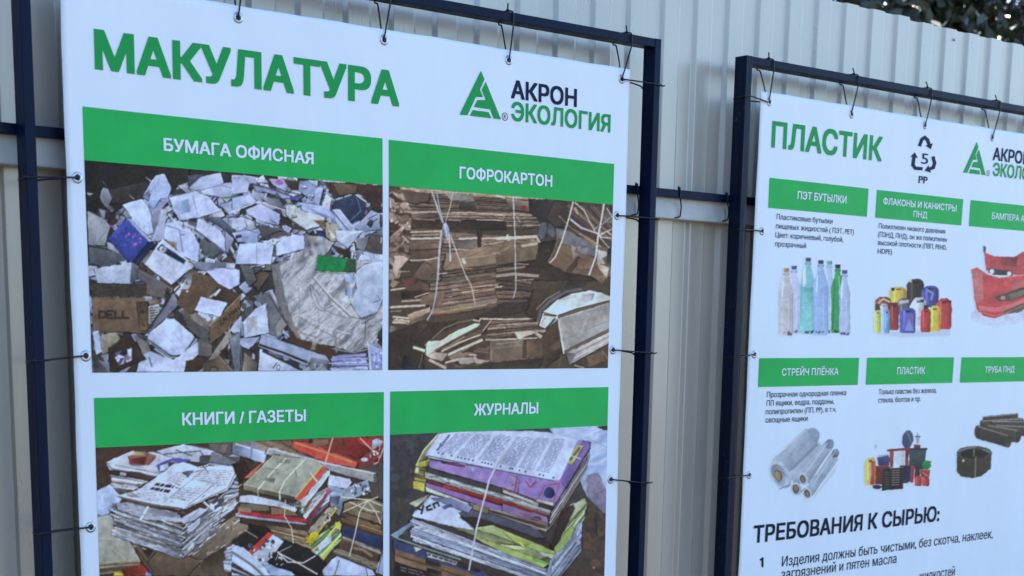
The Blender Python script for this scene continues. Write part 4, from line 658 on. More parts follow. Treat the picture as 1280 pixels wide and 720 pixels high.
def art_magazines():
    a = Art(482, 528, 768, 726, (62, 64, 72), seed=31)
    P = a.poly; L = a.line
    a.at(480, 530, 3.787)
    P([(20, 40), (1100, 0), (1100, 760), (20, 760)], (60, 64, 74), (66, 58, 54))
    a.spots((30, 60, 260, 520), 60, [(70, 74, 82), (54, 56, 64), (74, 66, 60)], (8, 22))
    # film bag, upper right
    P([(780, 20), (1060, 0), (1066, 420), (1040, 430), (960, 350), (900, 200)], (140, 172, 225), (120, 135, 180)); a.folds([(800, 25), (1060, 10), (1066, 400), (1030, 425), (960, 340), (960, 200), (900, 70)], (118, 150, 212), (160, 186, 236), 22, 3, 1.1)
    P([(960, 240), (1010, 230), (1060, 330), (1060, 420), (1030, 430), (960, 350)], (120, 118, 150), (96, 100, 128)); L([(950, 60), (1066, 115)], 3, (110, 135, 190)); P([(1005, 10), (1066, 5), (1066, 30), (1040, 28)], (60, 52, 44))
    P([(960, 350), (1045, 430), (1066, 425), (1066, 760), (880, 760), (920, 600)], (78, 66, 58), (68, 60, 56)); a.spots((940, 430, 1060, 740), 26, [(92, 72, 56), (60, 56, 56)], (10, 24)); L([(1000, 440), (1004, 530)], 9, (50, 42, 38)); a.oval(990, 680, 5, 4, (160, 140, 120))
    # lower right yellow-green magazines
    P([(880, 380), (950, 350), (962, 380), (900, 560), (800, 700), (760, 640)], (148, 166, 140), (130, 140, 120)); a.pages([(860, 470), (960, 370), (940, 470), (800, 680)], 6, [(150, 178, 120), (120, 150, 90), (170, 190, 170)], (84, 92, 84), .3, .05); P([(920, 470), (935, 460), (930, 600), (800, 760), (730, 760)], (130, 150, 190), (84, 92, 112)); a.pages([(900, 540), (935, 470), (930, 580), (780, 760)], 5, [(130, 156, 205), (100, 116, 150)], (70, 74, 90), .3)
    # yellow spines behind the top stack
    P([(150, 200), (180, 130), (250, 50), (290, 42), (200, 150), (170, 200)], (150, 166, 110)); P([(160, 180), (205, 170), (215, 165), (210, 200), (155, 200)], (178, 184, 80)); L([(152, 195), (190, 120), (262, 45)], 6, (200, 205, 170))
    P([(150, 200), (200, 215), (200, 280), (145, 265), (140, 230)], (160, 160, 80)); P([(140, 230), (190, 245), (195, 262), (140, 250)], (120, 110, 70)); P([(140, 268), (195, 280), (190, 320), (140, 305)], (196, 196, 84)); L([(145, 210), (200, 225)], 6, (70, 60, 54)); L([(140, 265), (195, 278)], 5, (80, 70, 50)); P([(150, 205), (165, 210), (160, 235), (145, 225)], (205, 205, 170))
    # brown magazine mid
    P([(200, 330), (560, 400), (880, 370), (880, 420), (790, 610), (560, 560), (260, 440)], (74, 60, 58), (62, 54, 56)); P([(200, 330), (380, 370), (580, 430), (720, 500), (760, 540), (600, 540), (420, 470)], (84, 88, 108), (70, 72, 92)); a.word('nnnnnn', (795, 540), (850, 430), 22, 4, (130, 120, 114)); P([(830, 430), (890, 380), (900, 400), (800, 600), (780, 600)], (66, 52, 50))
    # pages of the top stack
    a.pages([(190, 225), (790, 400), (780, 440), (200, 255)], 5, [(160, 178, 190), (176, 192, 214), (150, 160, 160)], (84, 88, 92), .3, .01); a.pages([(190, 260), (780, 430), (770, 460), (200, 285)], 3, [(120, 70, 62), (96, 88, 78), (150, 50, 44)], (70, 60, 56), .3); P([(280, 285), (600, 370), (780, 440), (770, 455), (560, 380), (275, 300)], (150, 48, 42)); P([(195, 275), (560, 390), (590, 400), (580, 430), (200, 300)], (130, 100, 175), (118, 92, 160)); P([(560, 380), (770, 440), (775, 500), (720, 500), (560, 430)], (120, 110, 165)); a.oval(720, 450, 24, 16, (60, 66, 110)); L([(640, 420), (770, 470)], 6, (150, 70, 66)); P([(195, 295), (400, 375), (420, 390), (200, 320)], (176, 196, 180), (160, 184, 170)); a.pages([(400, 372), (770, 470), (765, 510), (410, 392)], 3, [(176, 170, 160), (150, 156, 130), (84, 70, 62)], (70, 62, 58), .3, .02); P([(420, 380), (500, 400), (490, 425), (415, 405)], (140, 132, 104))
    # right side of the top stack
    P([(790, 400), (830, 260), (960, 85), (975, 150), (950, 210), (860, 360), (775, 510)], (126, 130, 140), (98, 102, 116)); a.pages([(800, 350), (970, 120), (950, 230), (780, 500)], 7, [(140, 142, 160), (110, 112, 128), (150, 150, 140)], (80, 80, 92), .3, .03)
    # violet cover
    P([(215, 170), (830, 260), (920, 75), (972, 85), (970, 120), (800, 390), (560, 300), (213, 205)], (136, 116, 190), (120, 106, 180), (1, 0)); P([(830, 262), (940, 80), (972, 85), (965, 130), (860, 300)], (112, 88, 165), (96, 86, 150)); P([(600, 240), (640, 260), (630, 330), (560, 300)], (140, 124, 184)); L([(630, 250), (615, 330)], 6, (130, 60, 84)); L([(670, 270), (690, 300), (720, 270)], 6, (140, 60, 90)); L([(730, 350), (760, 290), (830, 280), (800, 370)], 6, (150, 70, 120)); a.oval(780, 325, 26, 26, (52, 66, 130)); L([(270, 180), (340, 195), (380, 200)], 9, (110, 50, 80)); a.oval(285, 182, 14, 7, (60, 50, 70)); a.oval(420, 215, 6, 8, (90, 190, 190))
    P([(860, 180), (915, 95), (945, 105), (890, 195)], (160, 170, 110), (146, 160, 96)); L([(880, 170), (925, 115)], 12, (90, 92, 76)); L([(860, 140), (930, 165)], 4, (190, 180, 210)); a.pages([(560, 300), (800, 390), (795, 410), (560, 325)], 2, [(205, 200, 205), (110, 80, 80)], (70, 62, 70)); P([(720, 350), (800, 372), (796, 388), (715, 366)], (215, 215, 220)); P([(730, 372), (800, 392), (794, 410), (725, 390)], (70, 58, 62))
    # printed top page
    P([(195, 150), (262, 45), (330, 36), (520, 32), (660, 32), (780, 40), (915, 78), (830, 265), (790, 265), (560, 222), (215, 160)], (168, 192, 240), (160, 184, 236), (1, 0))
    q = [(340, 42), (860, 72), (780, 235), (245, 128)]
    for k, (u0, u1) in enumerate(((0, .155), (.18, .34), (.365, .52), (.545, .70), (.725, .86), (.885, 1.0))):
        a.rows([a.quad(q, u0, 0), a.quad(q, u1, 0), a.quad(q, u1, 1), a.quad(q, u0, 1)], 21, (112, 126, 176), .5, 3)
    P([(250, 120), (300, 48), (318, 48), (262, 125)], (168, 192, 240), var=0); a.word('nnEnnnn', (246, 118), (306, 44), 13, 3.6, (50, 60, 96)); L([(262, 45), (190, 150)], 4, (120, 130, 140))
    for x in (258, 277, 320, 350, 366, 384, 401, 421, 464, 478, 493, 508, 552, 596, 606, 640, 668, 735, 752, 800): a.oval(x, 137 + (x - 258) * .215, 4.5, 4, (46, 54, 84), var=0)
    L([(205, 150), (560, 222), (800, 268)], 5, (84, 84, 120))
    # lower stack
    P([(115, 375), (215, 330), (180, 370), (150, 395)], (172, 182, 160)); P([(130, 430), (220, 340), (300, 350), (420, 400), (350, 420), (370, 450), (420, 470), (500, 490), (490, 515), (300, 480), (140, 440)], (160, 184, 232), (172, 194, 240)); P([(220, 350), (320, 350), (420, 390), (400, 420), (340, 400)], (120, 130, 176)); P([(270, 390), (310, 375), (325, 385), (285, 405)], (96, 108, 170))
    a.word('Ycn', (156, 398), (262, 352), 32, 9, (34, 38, 50)); P([(355, 440), (440, 440), (560, 480), (780, 560), (790, 600), (560, 540), (430, 500), (400, 470)], (60, 50, 50))
    P([(430, 490), (520, 480), (800, 600), (830, 600), (800, 640), (740, 690), (560, 610), (430, 540)], (140, 160, 110), (150, 178, 84)); P([(560, 510), (700, 560), (640, 580)], (164, 186, 96)); L([(560, 540), (720, 600), (820, 620)], 5, (90, 130, 80)); L([(640, 560), (700, 620)], 7, (190, 205, 80)); P([(720, 600), (800, 620), (790, 655), (700, 630)], (196, 206, 190)); L([(440, 500), (780, 640)], 4, (84, 104, 80)); L([(700, 640), (800, 670)], 6, (60, 150, 90)); P([(800, 590), (880, 480), (900, 500), (820, 660)], (130, 160, 90))
    a.pages([(130, 445), (780, 690), (760, 760), (130, 550)], 9, [(172, 192, 236), (184, 202, 240), (150, 170, 220)], (96, 106, 140), .3, .015); a.pages([(300, 480), (500, 515), (800, 640), (790, 660)], 2, [(150, 168, 120)], (110, 120, 90)); P([(780, 650), (900, 520), (930, 560), (800, 760), (750, 760)], (140, 156, 190), (110, 122, 150)); a.pages([(790, 655), (900, 520), (920, 590), (790, 760)], 5, [(150, 170, 215), (120, 136, 170)], (84, 88, 104), .3, .04)
    # bottom books
    P([(30, 525), (130, 460), (140, 470), (60, 540)], (120, 150, 190)); P([(45, 545), (200, 600), (460, 690), (560, 760), (40, 600)], (52, 64, 110), (60, 70, 110)); L([(60, 540), (200, 590), (360, 640)], 6, (110, 150, 150)); P([(140, 580), (180, 590), (150, 605)], (176, 186, 170)); P([(200, 605), (345, 650), (340, 668), (205, 628)], (176, 178, 170)); a.rows([(205, 608), (340, 650), (336, 664), (206, 625)], 1, (60, 60, 80), .6, 8); P([(345, 655), (460, 690), (450, 705), (345, 672)], (60, 48, 60))
    a.pages([(50, 590), (560, 760), (400, 760), (50, 650)], 2, [(140, 116, 92), (128, 104, 82)], (70, 56, 48), .2, .01); P([(195, 640), (270, 660), (265, 680), (195, 660)], (60, 50, 48)); P([(200, 680), (270, 695), (270, 715), (200, 700)], (60, 50, 48)); a.rows([(280, 665), (400, 695), (400, 710), (280, 680)], 1, (110, 84, 64), .5, 8); P([(50, 655), (200, 700), (320, 760), (50, 760)], (52, 46, 48)); a.rows([(70, 670), (190, 700), (200, 730), (80, 700)], 2, (100, 96, 100), .4, 4)
    # string
    L([(568, 120), (540, 185), (500, 260), (470, 370), (440, 480), (420, 580), (400, 690)], 8, (160, 170, 200)); L([(560, 130), (495, 265), (465, 380), (432, 510)], 3, (205, 210, 225))
    return a.finish(2, 1, 1.03, .13, .78, .05)

def bottle(a, cx, top, bot, hw, cap, body, cy, glass=(176, 205, 242)):
    """a plastic bottle drawn in artwork units"""
    P = a.poly; H = bot - top; b = np.array(body, float)
    P([(cx - 17, top), (cx + 17, top), (cx + 17, top + 22), (cx - 17, top + 22)], cap, np.array(cap) * .7, (1, 0), 0)
    P([(cx - 19, top + 30), (cx + 19, top + 30), (cx + 19, top + 44), (cx - 19, top + 44)], np.array(cap) * .8, var=0)
    P([(cx - 15, top + 22), (cx + 15, top + 22), (cx + 16, top + 60), (cx - 16, top + 60)], b * .9, var=0)
    P([(cx - 15, top + 46), (cx + 15, top + 46), (cx + hw * .6, top + H * .2), (cx + hw, top + H * .34), (cx + hw, top + H * .5), (cx + hw * .86, top + H * .6), (cx + hw, top + H * .72), (cx + hw, bot - 14), (cx + hw * .8, bot), (cx - hw * .8, bot), (cx - hw, bot - 14), (cx - hw, top + H * .72), (cx - hw * .86, top + H * .6), (cx - hw, top + H * .5), (cx - hw, top + H * .34), (cx - hw * .6, top + H * .2)], b * 1.03, b * .9, (1, 0), 3)
    a.line([(cx - hw + 5, top + H * .36), (cx - hw + 6, bot - 20)], 4, b * .84); a.line([(cx + hw - 4, top + H * .36), (cx + hw - 4, bot - 20)], 4, b * .78)
    a.line([(cx - hw * .45, top + H * .2), (cx - hw * .55, top + H * .42)], 8, np.minimum(b * 1.2 + 12, 245)); a.line([(cx + hw * .3, top + H * .45), (cx + hw * .3, bot - 40)], 5, np.minimum(b * 1.08, 245))
    for k in (.5, .62, .74): a.line([(cx - hw * .8, top + H * k), (cx + hw * .8, top + H * k)], 3, b * .88)
    a.spots((cx - hw * .7, bot - 22, cx + hw * .7, bot - 4), 7, [b * .45, b * .6, b * .35], (4, 10))

BANNER2 = (177, 205, 243)
def art_bottles():
    a = Art(962, 316, 1070, 426, BANNER2, ss=3, seed=3); a.at(950, 310, 5.12)
    bottle(a, 215, 115, 545, 46, (60, 84, 178), (166, 190, 240), 0); bottle(a, 443, 84, 545, 34, (120, 168, 180), (158, 190, 236), 0)
    bottle(a, 165, 130, 560, 46, (176, 140, 90), (172, 182, 206), 0); bottle(a, 305, 64, 552, 50, (70, 84, 96), (116, 184, 216), 0)
    a.poly([(262, 250), (342, 250), (338, 360), (266, 360)], (112, 196, 216)); a.poly([(255, 400), (330, 400), (328, 530), (250, 530)], (118, 200, 216)); a.poly([(270, 150), (290, 110), (290, 230), (272, 230)], (180, 220, 220), var=0)
    bottle(a, 388, 78, 558, 50, (50, 60, 84), (136, 174, 238), 0); bottle(a, 498, 106, 545, 44, (36, 36, 40), (52, 150, 96), 0); a.line([(478, 200), (466, 520)], 9, (40, 120, 76)); a.line([(505, 180), (520, 380)], 8, (110, 190, 150))
    bottle(a, 542, 142, 560, 36, (60, 84, 160), (152, 180, 230), 0)
    return a.finish(1.5, 1, 1.0, .0, .88)
def can(a, x0, y0, x1, y1, col, seed=0):
    P = a.poly; c = np.array(col, float); w = x1 - x0; h = y1 - y0
    P([(x0 + w * .1, y0 + h * .12), (x0 + w * .3, y0), (x0 + w * .75, y0), (x1 - w * .06, y0 + h * .1), (x1, y0 + h * .25), (x1 - w * .04, y1 - h * .05), (x1 - w * .15, y1), (x0 + w * .12, y1), (x0, y1 - h * .06), (x0, y0 + h * .2)], c * 1.08, c * .8, (1, 0), 6)
    a.line([(x0 + w * .3, y0 + h * .12), (x0 + w * .28, y1 - h * .2)], w * .1, np.minimum(c * 1.25 + 14, 250)); a.line([(x1 - w * .12, y0 + h * .2), (x1 - w * .12, y1 - h * .1)], w * .1, c * .68)
    P([(x0 + w * .35, y0 + h * .1), (x0 + w * .7, y0 + h * .1), (x0 + w * .66, y0 + h * .17), (x0 + w * .38, y0 + h * .17)], c * .45, var=0)
def art_canisters():
    a = Art(1088, 344, 1196, 424, BANNER2, ss=3, seed=4); a.at(950, 310, 5.12)
    a.poly([(740, 545), (1220, 520), (1220, 560), (900, 570)], (160, 186, 226), var=0)
    can(a, 940, 198, 1055, 370, (52, 50, 46)); a.poly([(950, 205), (975, 205), (970, 225)], (190, 180, 130), var=0); can(a, 830, 250, 940, 360, (200, 176, 80)); a.poly([(840, 255), (865, 255), (862, 275), (842, 275)], (50, 44, 40), var=0); can(a, 1036, 242, 1150, 380, (66, 76, 160)); a.line([(1075, 270), (1110, 290), (1100, 330)], 12, (120, 130, 205))
    can(a, 738, 312, 840, 420, (120, 70, 60)); a.line([(760, 350), (790, 325), (830, 345)], 12, (186, 164, 140)); can(a, 884, 320, 960, 420, (90, 96, 110)); a.poly([(890, 340), (955, 330), (955, 350), (892, 362)], (170, 184, 205)); can(a, 968, 316, 1068, 520, (186, 200, 228)); a.poly([(1030, 330), (1055, 330), (1050, 350), (1032, 348)], (40, 40, 56), var=0)
    can(a, 1130, 322, 1230, 520, (176, 62, 66)); a.poly([(1190, 330), (1228, 336), (1226, 360), (1200, 345)], (70, 36, 40), var=0); can(a, 828, 350, 890, 525, (140, 54, 54)); a.poly([(835, 350), (885, 350), (880, 366), (838, 366)], (90, 36, 36), var=0); can(a, 766, 355, 820, 470, (176, 192, 220)); can(a, 732, 396, 774, 545, (196, 210, 110)); a.poly([(738, 360), (766, 360), (770, 398), (736, 398)], (70, 60, 44), var=0)
    can(a, 790, 390, 832, 545, (104, 160, 222)); can(a, 892, 384, 1000, 545, (72, 84, 176)); a.poly([(930, 420), (990, 420), (985, 530), (920, 530)], (96, 92, 180)); a.poly([(955, 455), (985, 530), (925, 530)], (110, 130, 210), var=0); can(a, 1082, 370, 1160, 535, (208, 186, 76)); can(a, 1030, 384, 1096, 540, (176, 60, 66)); a.poly([(1050, 366), (1080, 366), (1078, 390), (1052, 390)], (60, 30, 34), var=0)
    return a.finish(1.5, 1, 1.0, .0, .88)
def art_bumper():
    a = Art(1208, 304, 1300, 412, BANNER2, ss=3, seed=6); a.at(1180, 290, 4.8); P = a.poly
    a.oval(330, 500, 165, 60, (158, 172, 214), (176, 200, 240), (0, 1)); R = (178, 70, 78)
    P([(238, 85), (250, 95), (250, 125), (300, 145), (420, 150), (455, 130), (470, 118), (480, 120), (520, 110), (560, 130), (560, 260), (440, 260), (250, 230)], (168, 70, 80), (152, 62, 72), (1, 0)); P([(340, 150), (440, 150), (430, 210), (340, 200)], (146, 62, 70)); P([(268, 215), (400, 235), (410, 262), (300, 258), (262, 245)], (70, 74, 78)); a.oval(285, 237, 13, 15, (190, 205, 225), var=0); a.oval(388, 250, 13, 13, (190, 205, 225), var=0); P([(234, 85), (250, 85), (250, 125), (236, 120)], (72, 76, 96), var=0)
    P([(165, 225), (200, 212), (260, 255), (330, 275), (480, 255), (560, 235), (560, 420), (480, 425), (400, 480), (300, 518), (240, 505), (195, 465), (182, 400)], R, (170, 62, 70), (0, 1)); P([(165, 225), (230, 240), (235, 400), (200, 430), (182, 400)], (176, 106, 112), (168, 100, 104)); P([(200, 440), (300, 455), (420, 425), (560, 360), (560, 400), (400, 470), (300, 480), (215, 470)], (196, 106, 112), (188, 96, 104)); P([(400, 310), (560, 270), (560, 330), (470, 340), (400, 350)], (190, 100, 106)); L = a.line; L([(200, 214), (260, 255), (330, 275), (480, 256), (560, 236)], 6, (196, 130, 142))
    P([(295, 390), (330, 378), (480, 328), (560, 300), (560, 360), (400, 412), (330, 420)], (84, 72, 68)); P([(380, 375), (560, 318), (560, 355), (395, 405)], (110, 104, 92)); a.oval(350, 395, 15, 12, (150, 140, 130), var=0); P([(340, 500), (360, 470), (480, 425), (560, 380), (560, 420), (450, 480)], (92, 84, 80)); L([(380, 480), (500, 430)], 4, (130, 120, 116)); L([(205, 478), (300, 505), (390, 480)], 6, (200, 90, 96))
    return a.finish(1.5, 1, 1.0, .0, .88)
def art_film_rolls():
    a = Art(956, 528, 1056, 632, BANNER2, ss=3, seed=8); a.at(950, 520, 6); P = a.poly; L = a.line
    def roll(a0, a1, b1, b0, ax):                   # long side as a shaded tube
        P([a0, a1, b1, b0], (150, 172, 204), (118, 140, 172), ax, 4)
    P([(420, 560), (585, 260), (560, 420), (380, 640)], (165, 190, 228), var=0)
    roll((150, 310), (340, 90), (430, 190), (240, 400), (.75, .65)); a.oval(380, 150, 58, 62, (124, 146, 182), (104, 128, 168), rot=.5); roll((85, 330), (330, 95), (430, 215), (215, 500), (.75, .65)); L([(130, 290), (330, 110)], 9, (165, 188, 222)); L([(170, 330), (370, 130)], 8, (134, 156, 190)); P([(200, 440), (430, 200), (430, 240), (230, 480)], (112, 136, 172)); L([(205, 420), (420, 200)], 6, (96, 120, 158))
    roll((205, 430), (440, 210), (480, 230), (270, 540), (.7, .7)); L([(250, 470), (460, 230)], 8, (150, 172, 206)); L([(240, 400), (440, 200)], 5, (90, 112, 145))
    roll((300, 430), (480, 190), (545, 210), (360, 510), (.8, .6)); a.oval(515, 210, 34, 38, (112, 134, 168), rot=.4); L([(330, 430), (500, 200)], 7, (164, 186, 218)); L([(355, 470), (540, 235)], 6, (104, 126, 158)); roll((345, 530), (545, 250), (588, 290), (385, 610), (.8, .6)); a.oval(560, 280, 27, 34, (124, 146, 180), rot=.4); L([(380, 530), (560, 260)], 6, (164, 186, 216)); L([(400, 590), (580, 320)], 4, (90, 112, 146)); L([(372, 625), (590, 320)], 6, (205, 222, 245))
    a.oval(150, 440, 68, 112, (158, 182, 216), (140, 164, 200), rot=-.5); a.oval(135, 430, 46, 76, (130, 150, 176), rot=-.5); a.oval(160, 470, 44, 60, (160, 185, 220), rot=-.5); a.oval(131, 448, 28, 44, (110, 108, 110), rot=-.25); a.oval(131, 448, 20, 36, (160, 140, 110), rot=-.25); L([(140, 548), (215, 515)], 4, (60, 74, 110))
    for cx, cy, r in ((315, 470, 36), (265, 545, 40), (348, 580, 34)):
        a.oval(cx, cy, r, r * 1.25, (156, 180, 214), (136, 158, 192), rot=-.4); a.oval(cx - 2, cy, r * .6, r * .85, (78, 76, 76), rot=-.3); a.oval(cx - 1, cy + 2, r * .42, r * .62, (128, 112, 90), rot=-.3)
    L([(300, 570), (330, 540)], 5, (60, 70, 100)); return a.finish(1.5, 1, 1.0, .0, .88)
def art_household():
    a = Art(1072, 532, 1172, 618, BANNER2, ss=3, seed=9); a.at(1060, 520, 6); P = a.poly; L = a.line
    a.oval(445, 175, 42, 70, (66, 84, 120), (44, 60, 96), (0, 1), rot=.15); L([(440, 120), (470, 190)], 8, (96, 116, 150)); P([(458, 245), (590, 245), (570, 400), (455, 400)], (58, 74, 84), (40, 58, 66)); P([(450, 240), (595, 240), (595, 254), (450, 254)], (40, 46, 60), var=0); P([(490, 215), (545, 215), (540, 242), (495, 242)], (110, 62, 56)); L([(505, 155), (540, 155)], 10, (60, 60, 66)); P([(508, 165), (535, 165), (530, 212), (512, 212)], (160, 184, 220)); L([(520, 130), (524, 150)], 5, (60, 66, 84))
    P([(290, 250), (460, 235), (460, 258), (290, 264)], (120, 52, 54)); P([(308, 262), (340, 262), (335, 385), (312, 385)], (146, 64, 66), (110, 50, 54)); P([(425, 258), (455, 258), (450, 380), (428, 370)], (124, 56, 58)); P([(345, 265), (420, 262), (418, 370), (340, 385)], (180, 204, 240))
    can(a, 120, 310, 208, 520, (192, 176, 104)); P([(170, 345), (195, 345), (195, 515), (160, 515), (172, 430)], (176, 66, 76)); L([(165, 345), (200, 345)], 5, (120, 60, 60)); P([(215, 310), (300, 295), (312, 320), (305, 385), (225, 370)], (58, 74, 124), (44, 56, 100)); L([(225, 300), (300, 292)], 8, (120, 140, 180)); P([(205, 375), (315, 380), (310, 515), (205, 515)], (110, 50, 48), (90, 42, 42)); L([(205, 378), (300, 372)], 6, (130, 60, 60)); L([(206, 215), (206, 240)], 6, (60, 70, 100))
    P([(415, 380), (470, 375), (475, 480), (440, 510), (400, 500)], (38, 54, 96)); P([(470, 370), (500, 375), (490, 500), (465, 500)], (150, 60, 70)); P([(500, 380), (540, 370), (540, 470), (500, 490)], (50, 46, 50)); P([(385, 370), (470, 370), (470, 385), (385, 385)], (44, 44, 60), var=0)
    P([(258, 395), (418, 385), (410, 545), (252, 560)], (46, 44, 46), (36, 36, 40))
    for i in range(7): L([(325, 410 + i * 18), (385, 406 + i * 18)], 5, (130, 124, 112)); L([(272, 425 + i * 18), (306, 423 + i * 18)], 4, (96, 84, 78))
    a.oval(215, 532, 34, 17, (44, 54, 92), (34, 40, 60)); P([(540, 400), (620, 405), (610, 460), (550, 460)], (150, 62, 60), (120, 50, 52)); can(a, 498, 450, 555, 525, (176, 66, 70)); can(a, 556, 455, 612, 525, (164, 62, 68)); a.oval(590, 368, 34, 34, (46, 140, 84), (30, 110, 66)); L([(600, 340), (625, 345)], 8, (40, 90, 70)); L([(560, 425), (600, 450)], 7, (190, 120, 110)); P([(420, 505), (460, 500), (462, 522)], (190, 200, 220)); return a.finish(1.5, 1, 1.0, .0, .88)
def art_pipes():
    a = Art(1192, 510, 1310, 604, BANNER2, ss=3, seed=10); a.at(1180, 500, 5.14); P = a.poly; L = a.line
    def pipe(x0, y0, x1, y1, r, c=(62, 62, 62)):
        P([(x0, y0 - r), (x1, y1 - r), (x1, y1 + r), (x0, y0 + r)], np.array(c) * 1.15, np.array(c) * .75, (0, 1), 4); a.oval(x0, y0, r * .45, r, c); a.oval(x1, y1, r * .5, r, np.array(c) * 1.25); a.oval(x1, y1, r * .36, r * .75, (72, 64, 56)); L([(x0, y0 - r * .8), (x1, y1 - r * .75)], 4, (150, 150, 148))
    pipe(255, 125, 465, 104, 20); pipe(240, 155, 500, 140, 26, (70, 70, 70)); pipe(300, 160, 560, 160, 28); pipe(320, 190, 570, 200, 34, (66, 64, 62)); pipe(280, 200, 470, 230, 46); pipe(215, 205, 410, 262, 44, (58, 56, 54))
    P([(85, 350), (305, 330), (300, 440), (240, 490), (180, 504), (110, 490), (85, 460)], (56, 54, 50), (48, 46, 44)); a.oval(195, 340, 112, 46, (72, 76, 80), (56, 58, 60)); a.oval(195, 348, 84, 32, (40, 38, 34)); L([(90, 330), (150, 310), (210, 298)], 7, (110, 118, 126)); L([(95, 365), (190, 390), (300, 360)], 4, (72, 70, 66)); 
    for i in range(6): L([(88, 385 + i * 17), (190, 408 + i * 17), (300, 372 + i * 14)], 2.5, (74, 72, 66))
    L([(205, 365), (202, 500)], 7, (120, 118, 110)); L([(195, 300), (192, 362)], 6, (120, 116, 100)); a.oval(127, 390, 8, 9, (170, 170, 150)); L([(250, 320), (300, 335)], 8, (100, 112, 130)); return a.finish(1.5, 1, 1.0, .0, .88)
# ---------------------------------------------------------------- banners
YB = 0.010                                         # cloth hangs just behind the front of the frames
def wave(x, z):
    """how far the cloth bellies towards the viewer"""
    return (.0016 * np.sin(x * 5.1 + z * 1.3 + .6) + .0012 * np.sin(z * 6.3 - x * 2.0 + 1.1) + .0008 * np.sin(x * 13.0 + np.sin(z * 5) * 1.2)
            + .0007 * np.exp(-((2.22 - z) / .10) ** 2) * np.sin(x * 16.9 + .4) * .5)
def lay(me, lift):
    n = len(me.vertices); c = np.empty(n * 3); me.vertices.foreach_get('co', c); c = c.reshape(-1, 3)
    c[:, 1] = YB - wave(c[:, 0], c[:, 2]) - lift
    me.vertices.foreach_set('co', c.ravel()); me.update()
def grid_mesh(name, x0, x1, z0, z1, step, lift, stepz=None):
    nx = max(2, int(round((x1 - x0) / step)) + 1); nz = max(2, int(round((z1 - z0) / (stepz or step))) + 1)
    X, Z = np.meshgrid(np.linspace(x0, x1, nx), np.linspace(z0, z1, nz))
    co = np.stack([X, YB - wave(X, Z) - lift, Z], -1).reshape(-1, 3)
    i = np.arange(nx * nz).reshape(nz, nx)
    f = np.stack([i[:-1, :-1], i[:-1, 1:], i[1:, 1:], i[1:, :-1]], -1).reshape(-1, 4)
    me = bpy.data.meshes.new(name); me.vertices.add(len(co)); me.vertices.foreach_set('co', co.ravel())
    me.loops.add(f.size); me.loops.foreach_set('vertex_index', f.ravel().astype(np.int32))
    me.polygons.add(len(f)); me.polygons.foreach_set('loop_start', np.arange(0, f.size, 4, dtype=np.int32))
    me.update(calc_edges=True); me.polygons.foreach_set('use_smooth', [True] * len(f))
    return me, co
LB = None
def lin(c):
    c = np.asarray(c, float) / 255; return np.where(c < .04045, c / 12.92, ((c + .055) / 1.055) ** 2.4)
PAPER = np.array([182., 212., 247.])               # how bare white vinyl reads in the open shade of this place
def ink_of(rgb, white=PAPER):
    return np.clip(lin(rgb) / lin(white) * .80, .006, .86)
def picture(name, parent, box, art, step, stepz=None, label=None, white=PAPER, cutout=False):
    me, co = grid_mesh(name, *box, step, .0006, stepz)
    px, py = survey(co[:, 0], np.full(len(co), YB), co[:, 2])
    s_ = art.sample(px, py); c = ink_of(s_, white)
    at = me.color_attributes.new('ink', 'FLOAT_COLOR', 'POINT')
    at.data.foreach_set('color', np.concatenate([c, np.ones((len(c), 1))], 1).ravel())
    if cutout:                                          # no ink on the bare vinyl round the printed goods
        bare = np.abs(s_ - white).max(-1) < 7
        bm = bmesh.new(); bm.from_mesh(me); bm.verts.ensure_lookup_table()
        bmesh.ops.delete(bm, geom=[f for f in bm.faces if all(bare[v.index] for v in f.verts)], context='FACES'); bm.to_mesh(me); bm.free()
    o = add(name, me, M['print'], parent); tag(o, label); return o
def band(name, parent, px, m='green', label=None):
    """printed bar from its four surveyed corners TL TR BR BL"""
    p = [W(x, y, YB) for x, y in px]
    x0 = (p[0][0] + p[3][0]) / 2; x1 = (p[1][0] + p[2][0]) / 2; z1 = (p[0][1] + p[1][1]) / 2; z0 = (p[2][1] + p[3][1]) / 2
    me, _ = grid_mesh(name, x0, x1, z0, z1, .0125, .0006)
    o = add(name, me, M[m], parent); tag(o, label); return (x0, x1, z0, z1)
def flat_mesh(name, polys, lift, cut=.03):
    bm = bmesh.new()
    for p in polys:
        vs = [bm.verts.new((x, 0, z)) for x, z in p]; bm.faces.new(vs)
    for f_ in bm.faces:
        if f_.normal.y > 0 or True: f_.normal_update()
    bmesh.ops.triangulate(bm, faces=bm.faces)
    bmesh.ops.reverse_faces(bm, faces=[f_ for f_ in bm.faces if f_.normal.y > 0])
    if cut: slice_bm(bm, cut)
    me = bm_mesh(name, bm); lay(me, lift); return me
def slice_bm(bm, cut):
    xs = [v.co.x for v in bm.verts]; zs = [v.co.z for v in bm.verts]
    for lo, hi, nrm in ((min(xs), max(xs), (1, 0, 0)), (min(zs), max(zs), (0, 0, 1))):
        k = math.floor(lo / cut) + 1
        while k * cut < hi:
            bmesh.ops.bisect_plane(bm, geom=bm.verts[:] + bm.edges[:] + bm.faces[:], plane_co=Vector(nrm) * (k * cut), plane_no=nrm); k += 1
_dg = bpy.context.evaluated_depsgraph_get
from mathutils.geometry import delaunay_2d_cdt
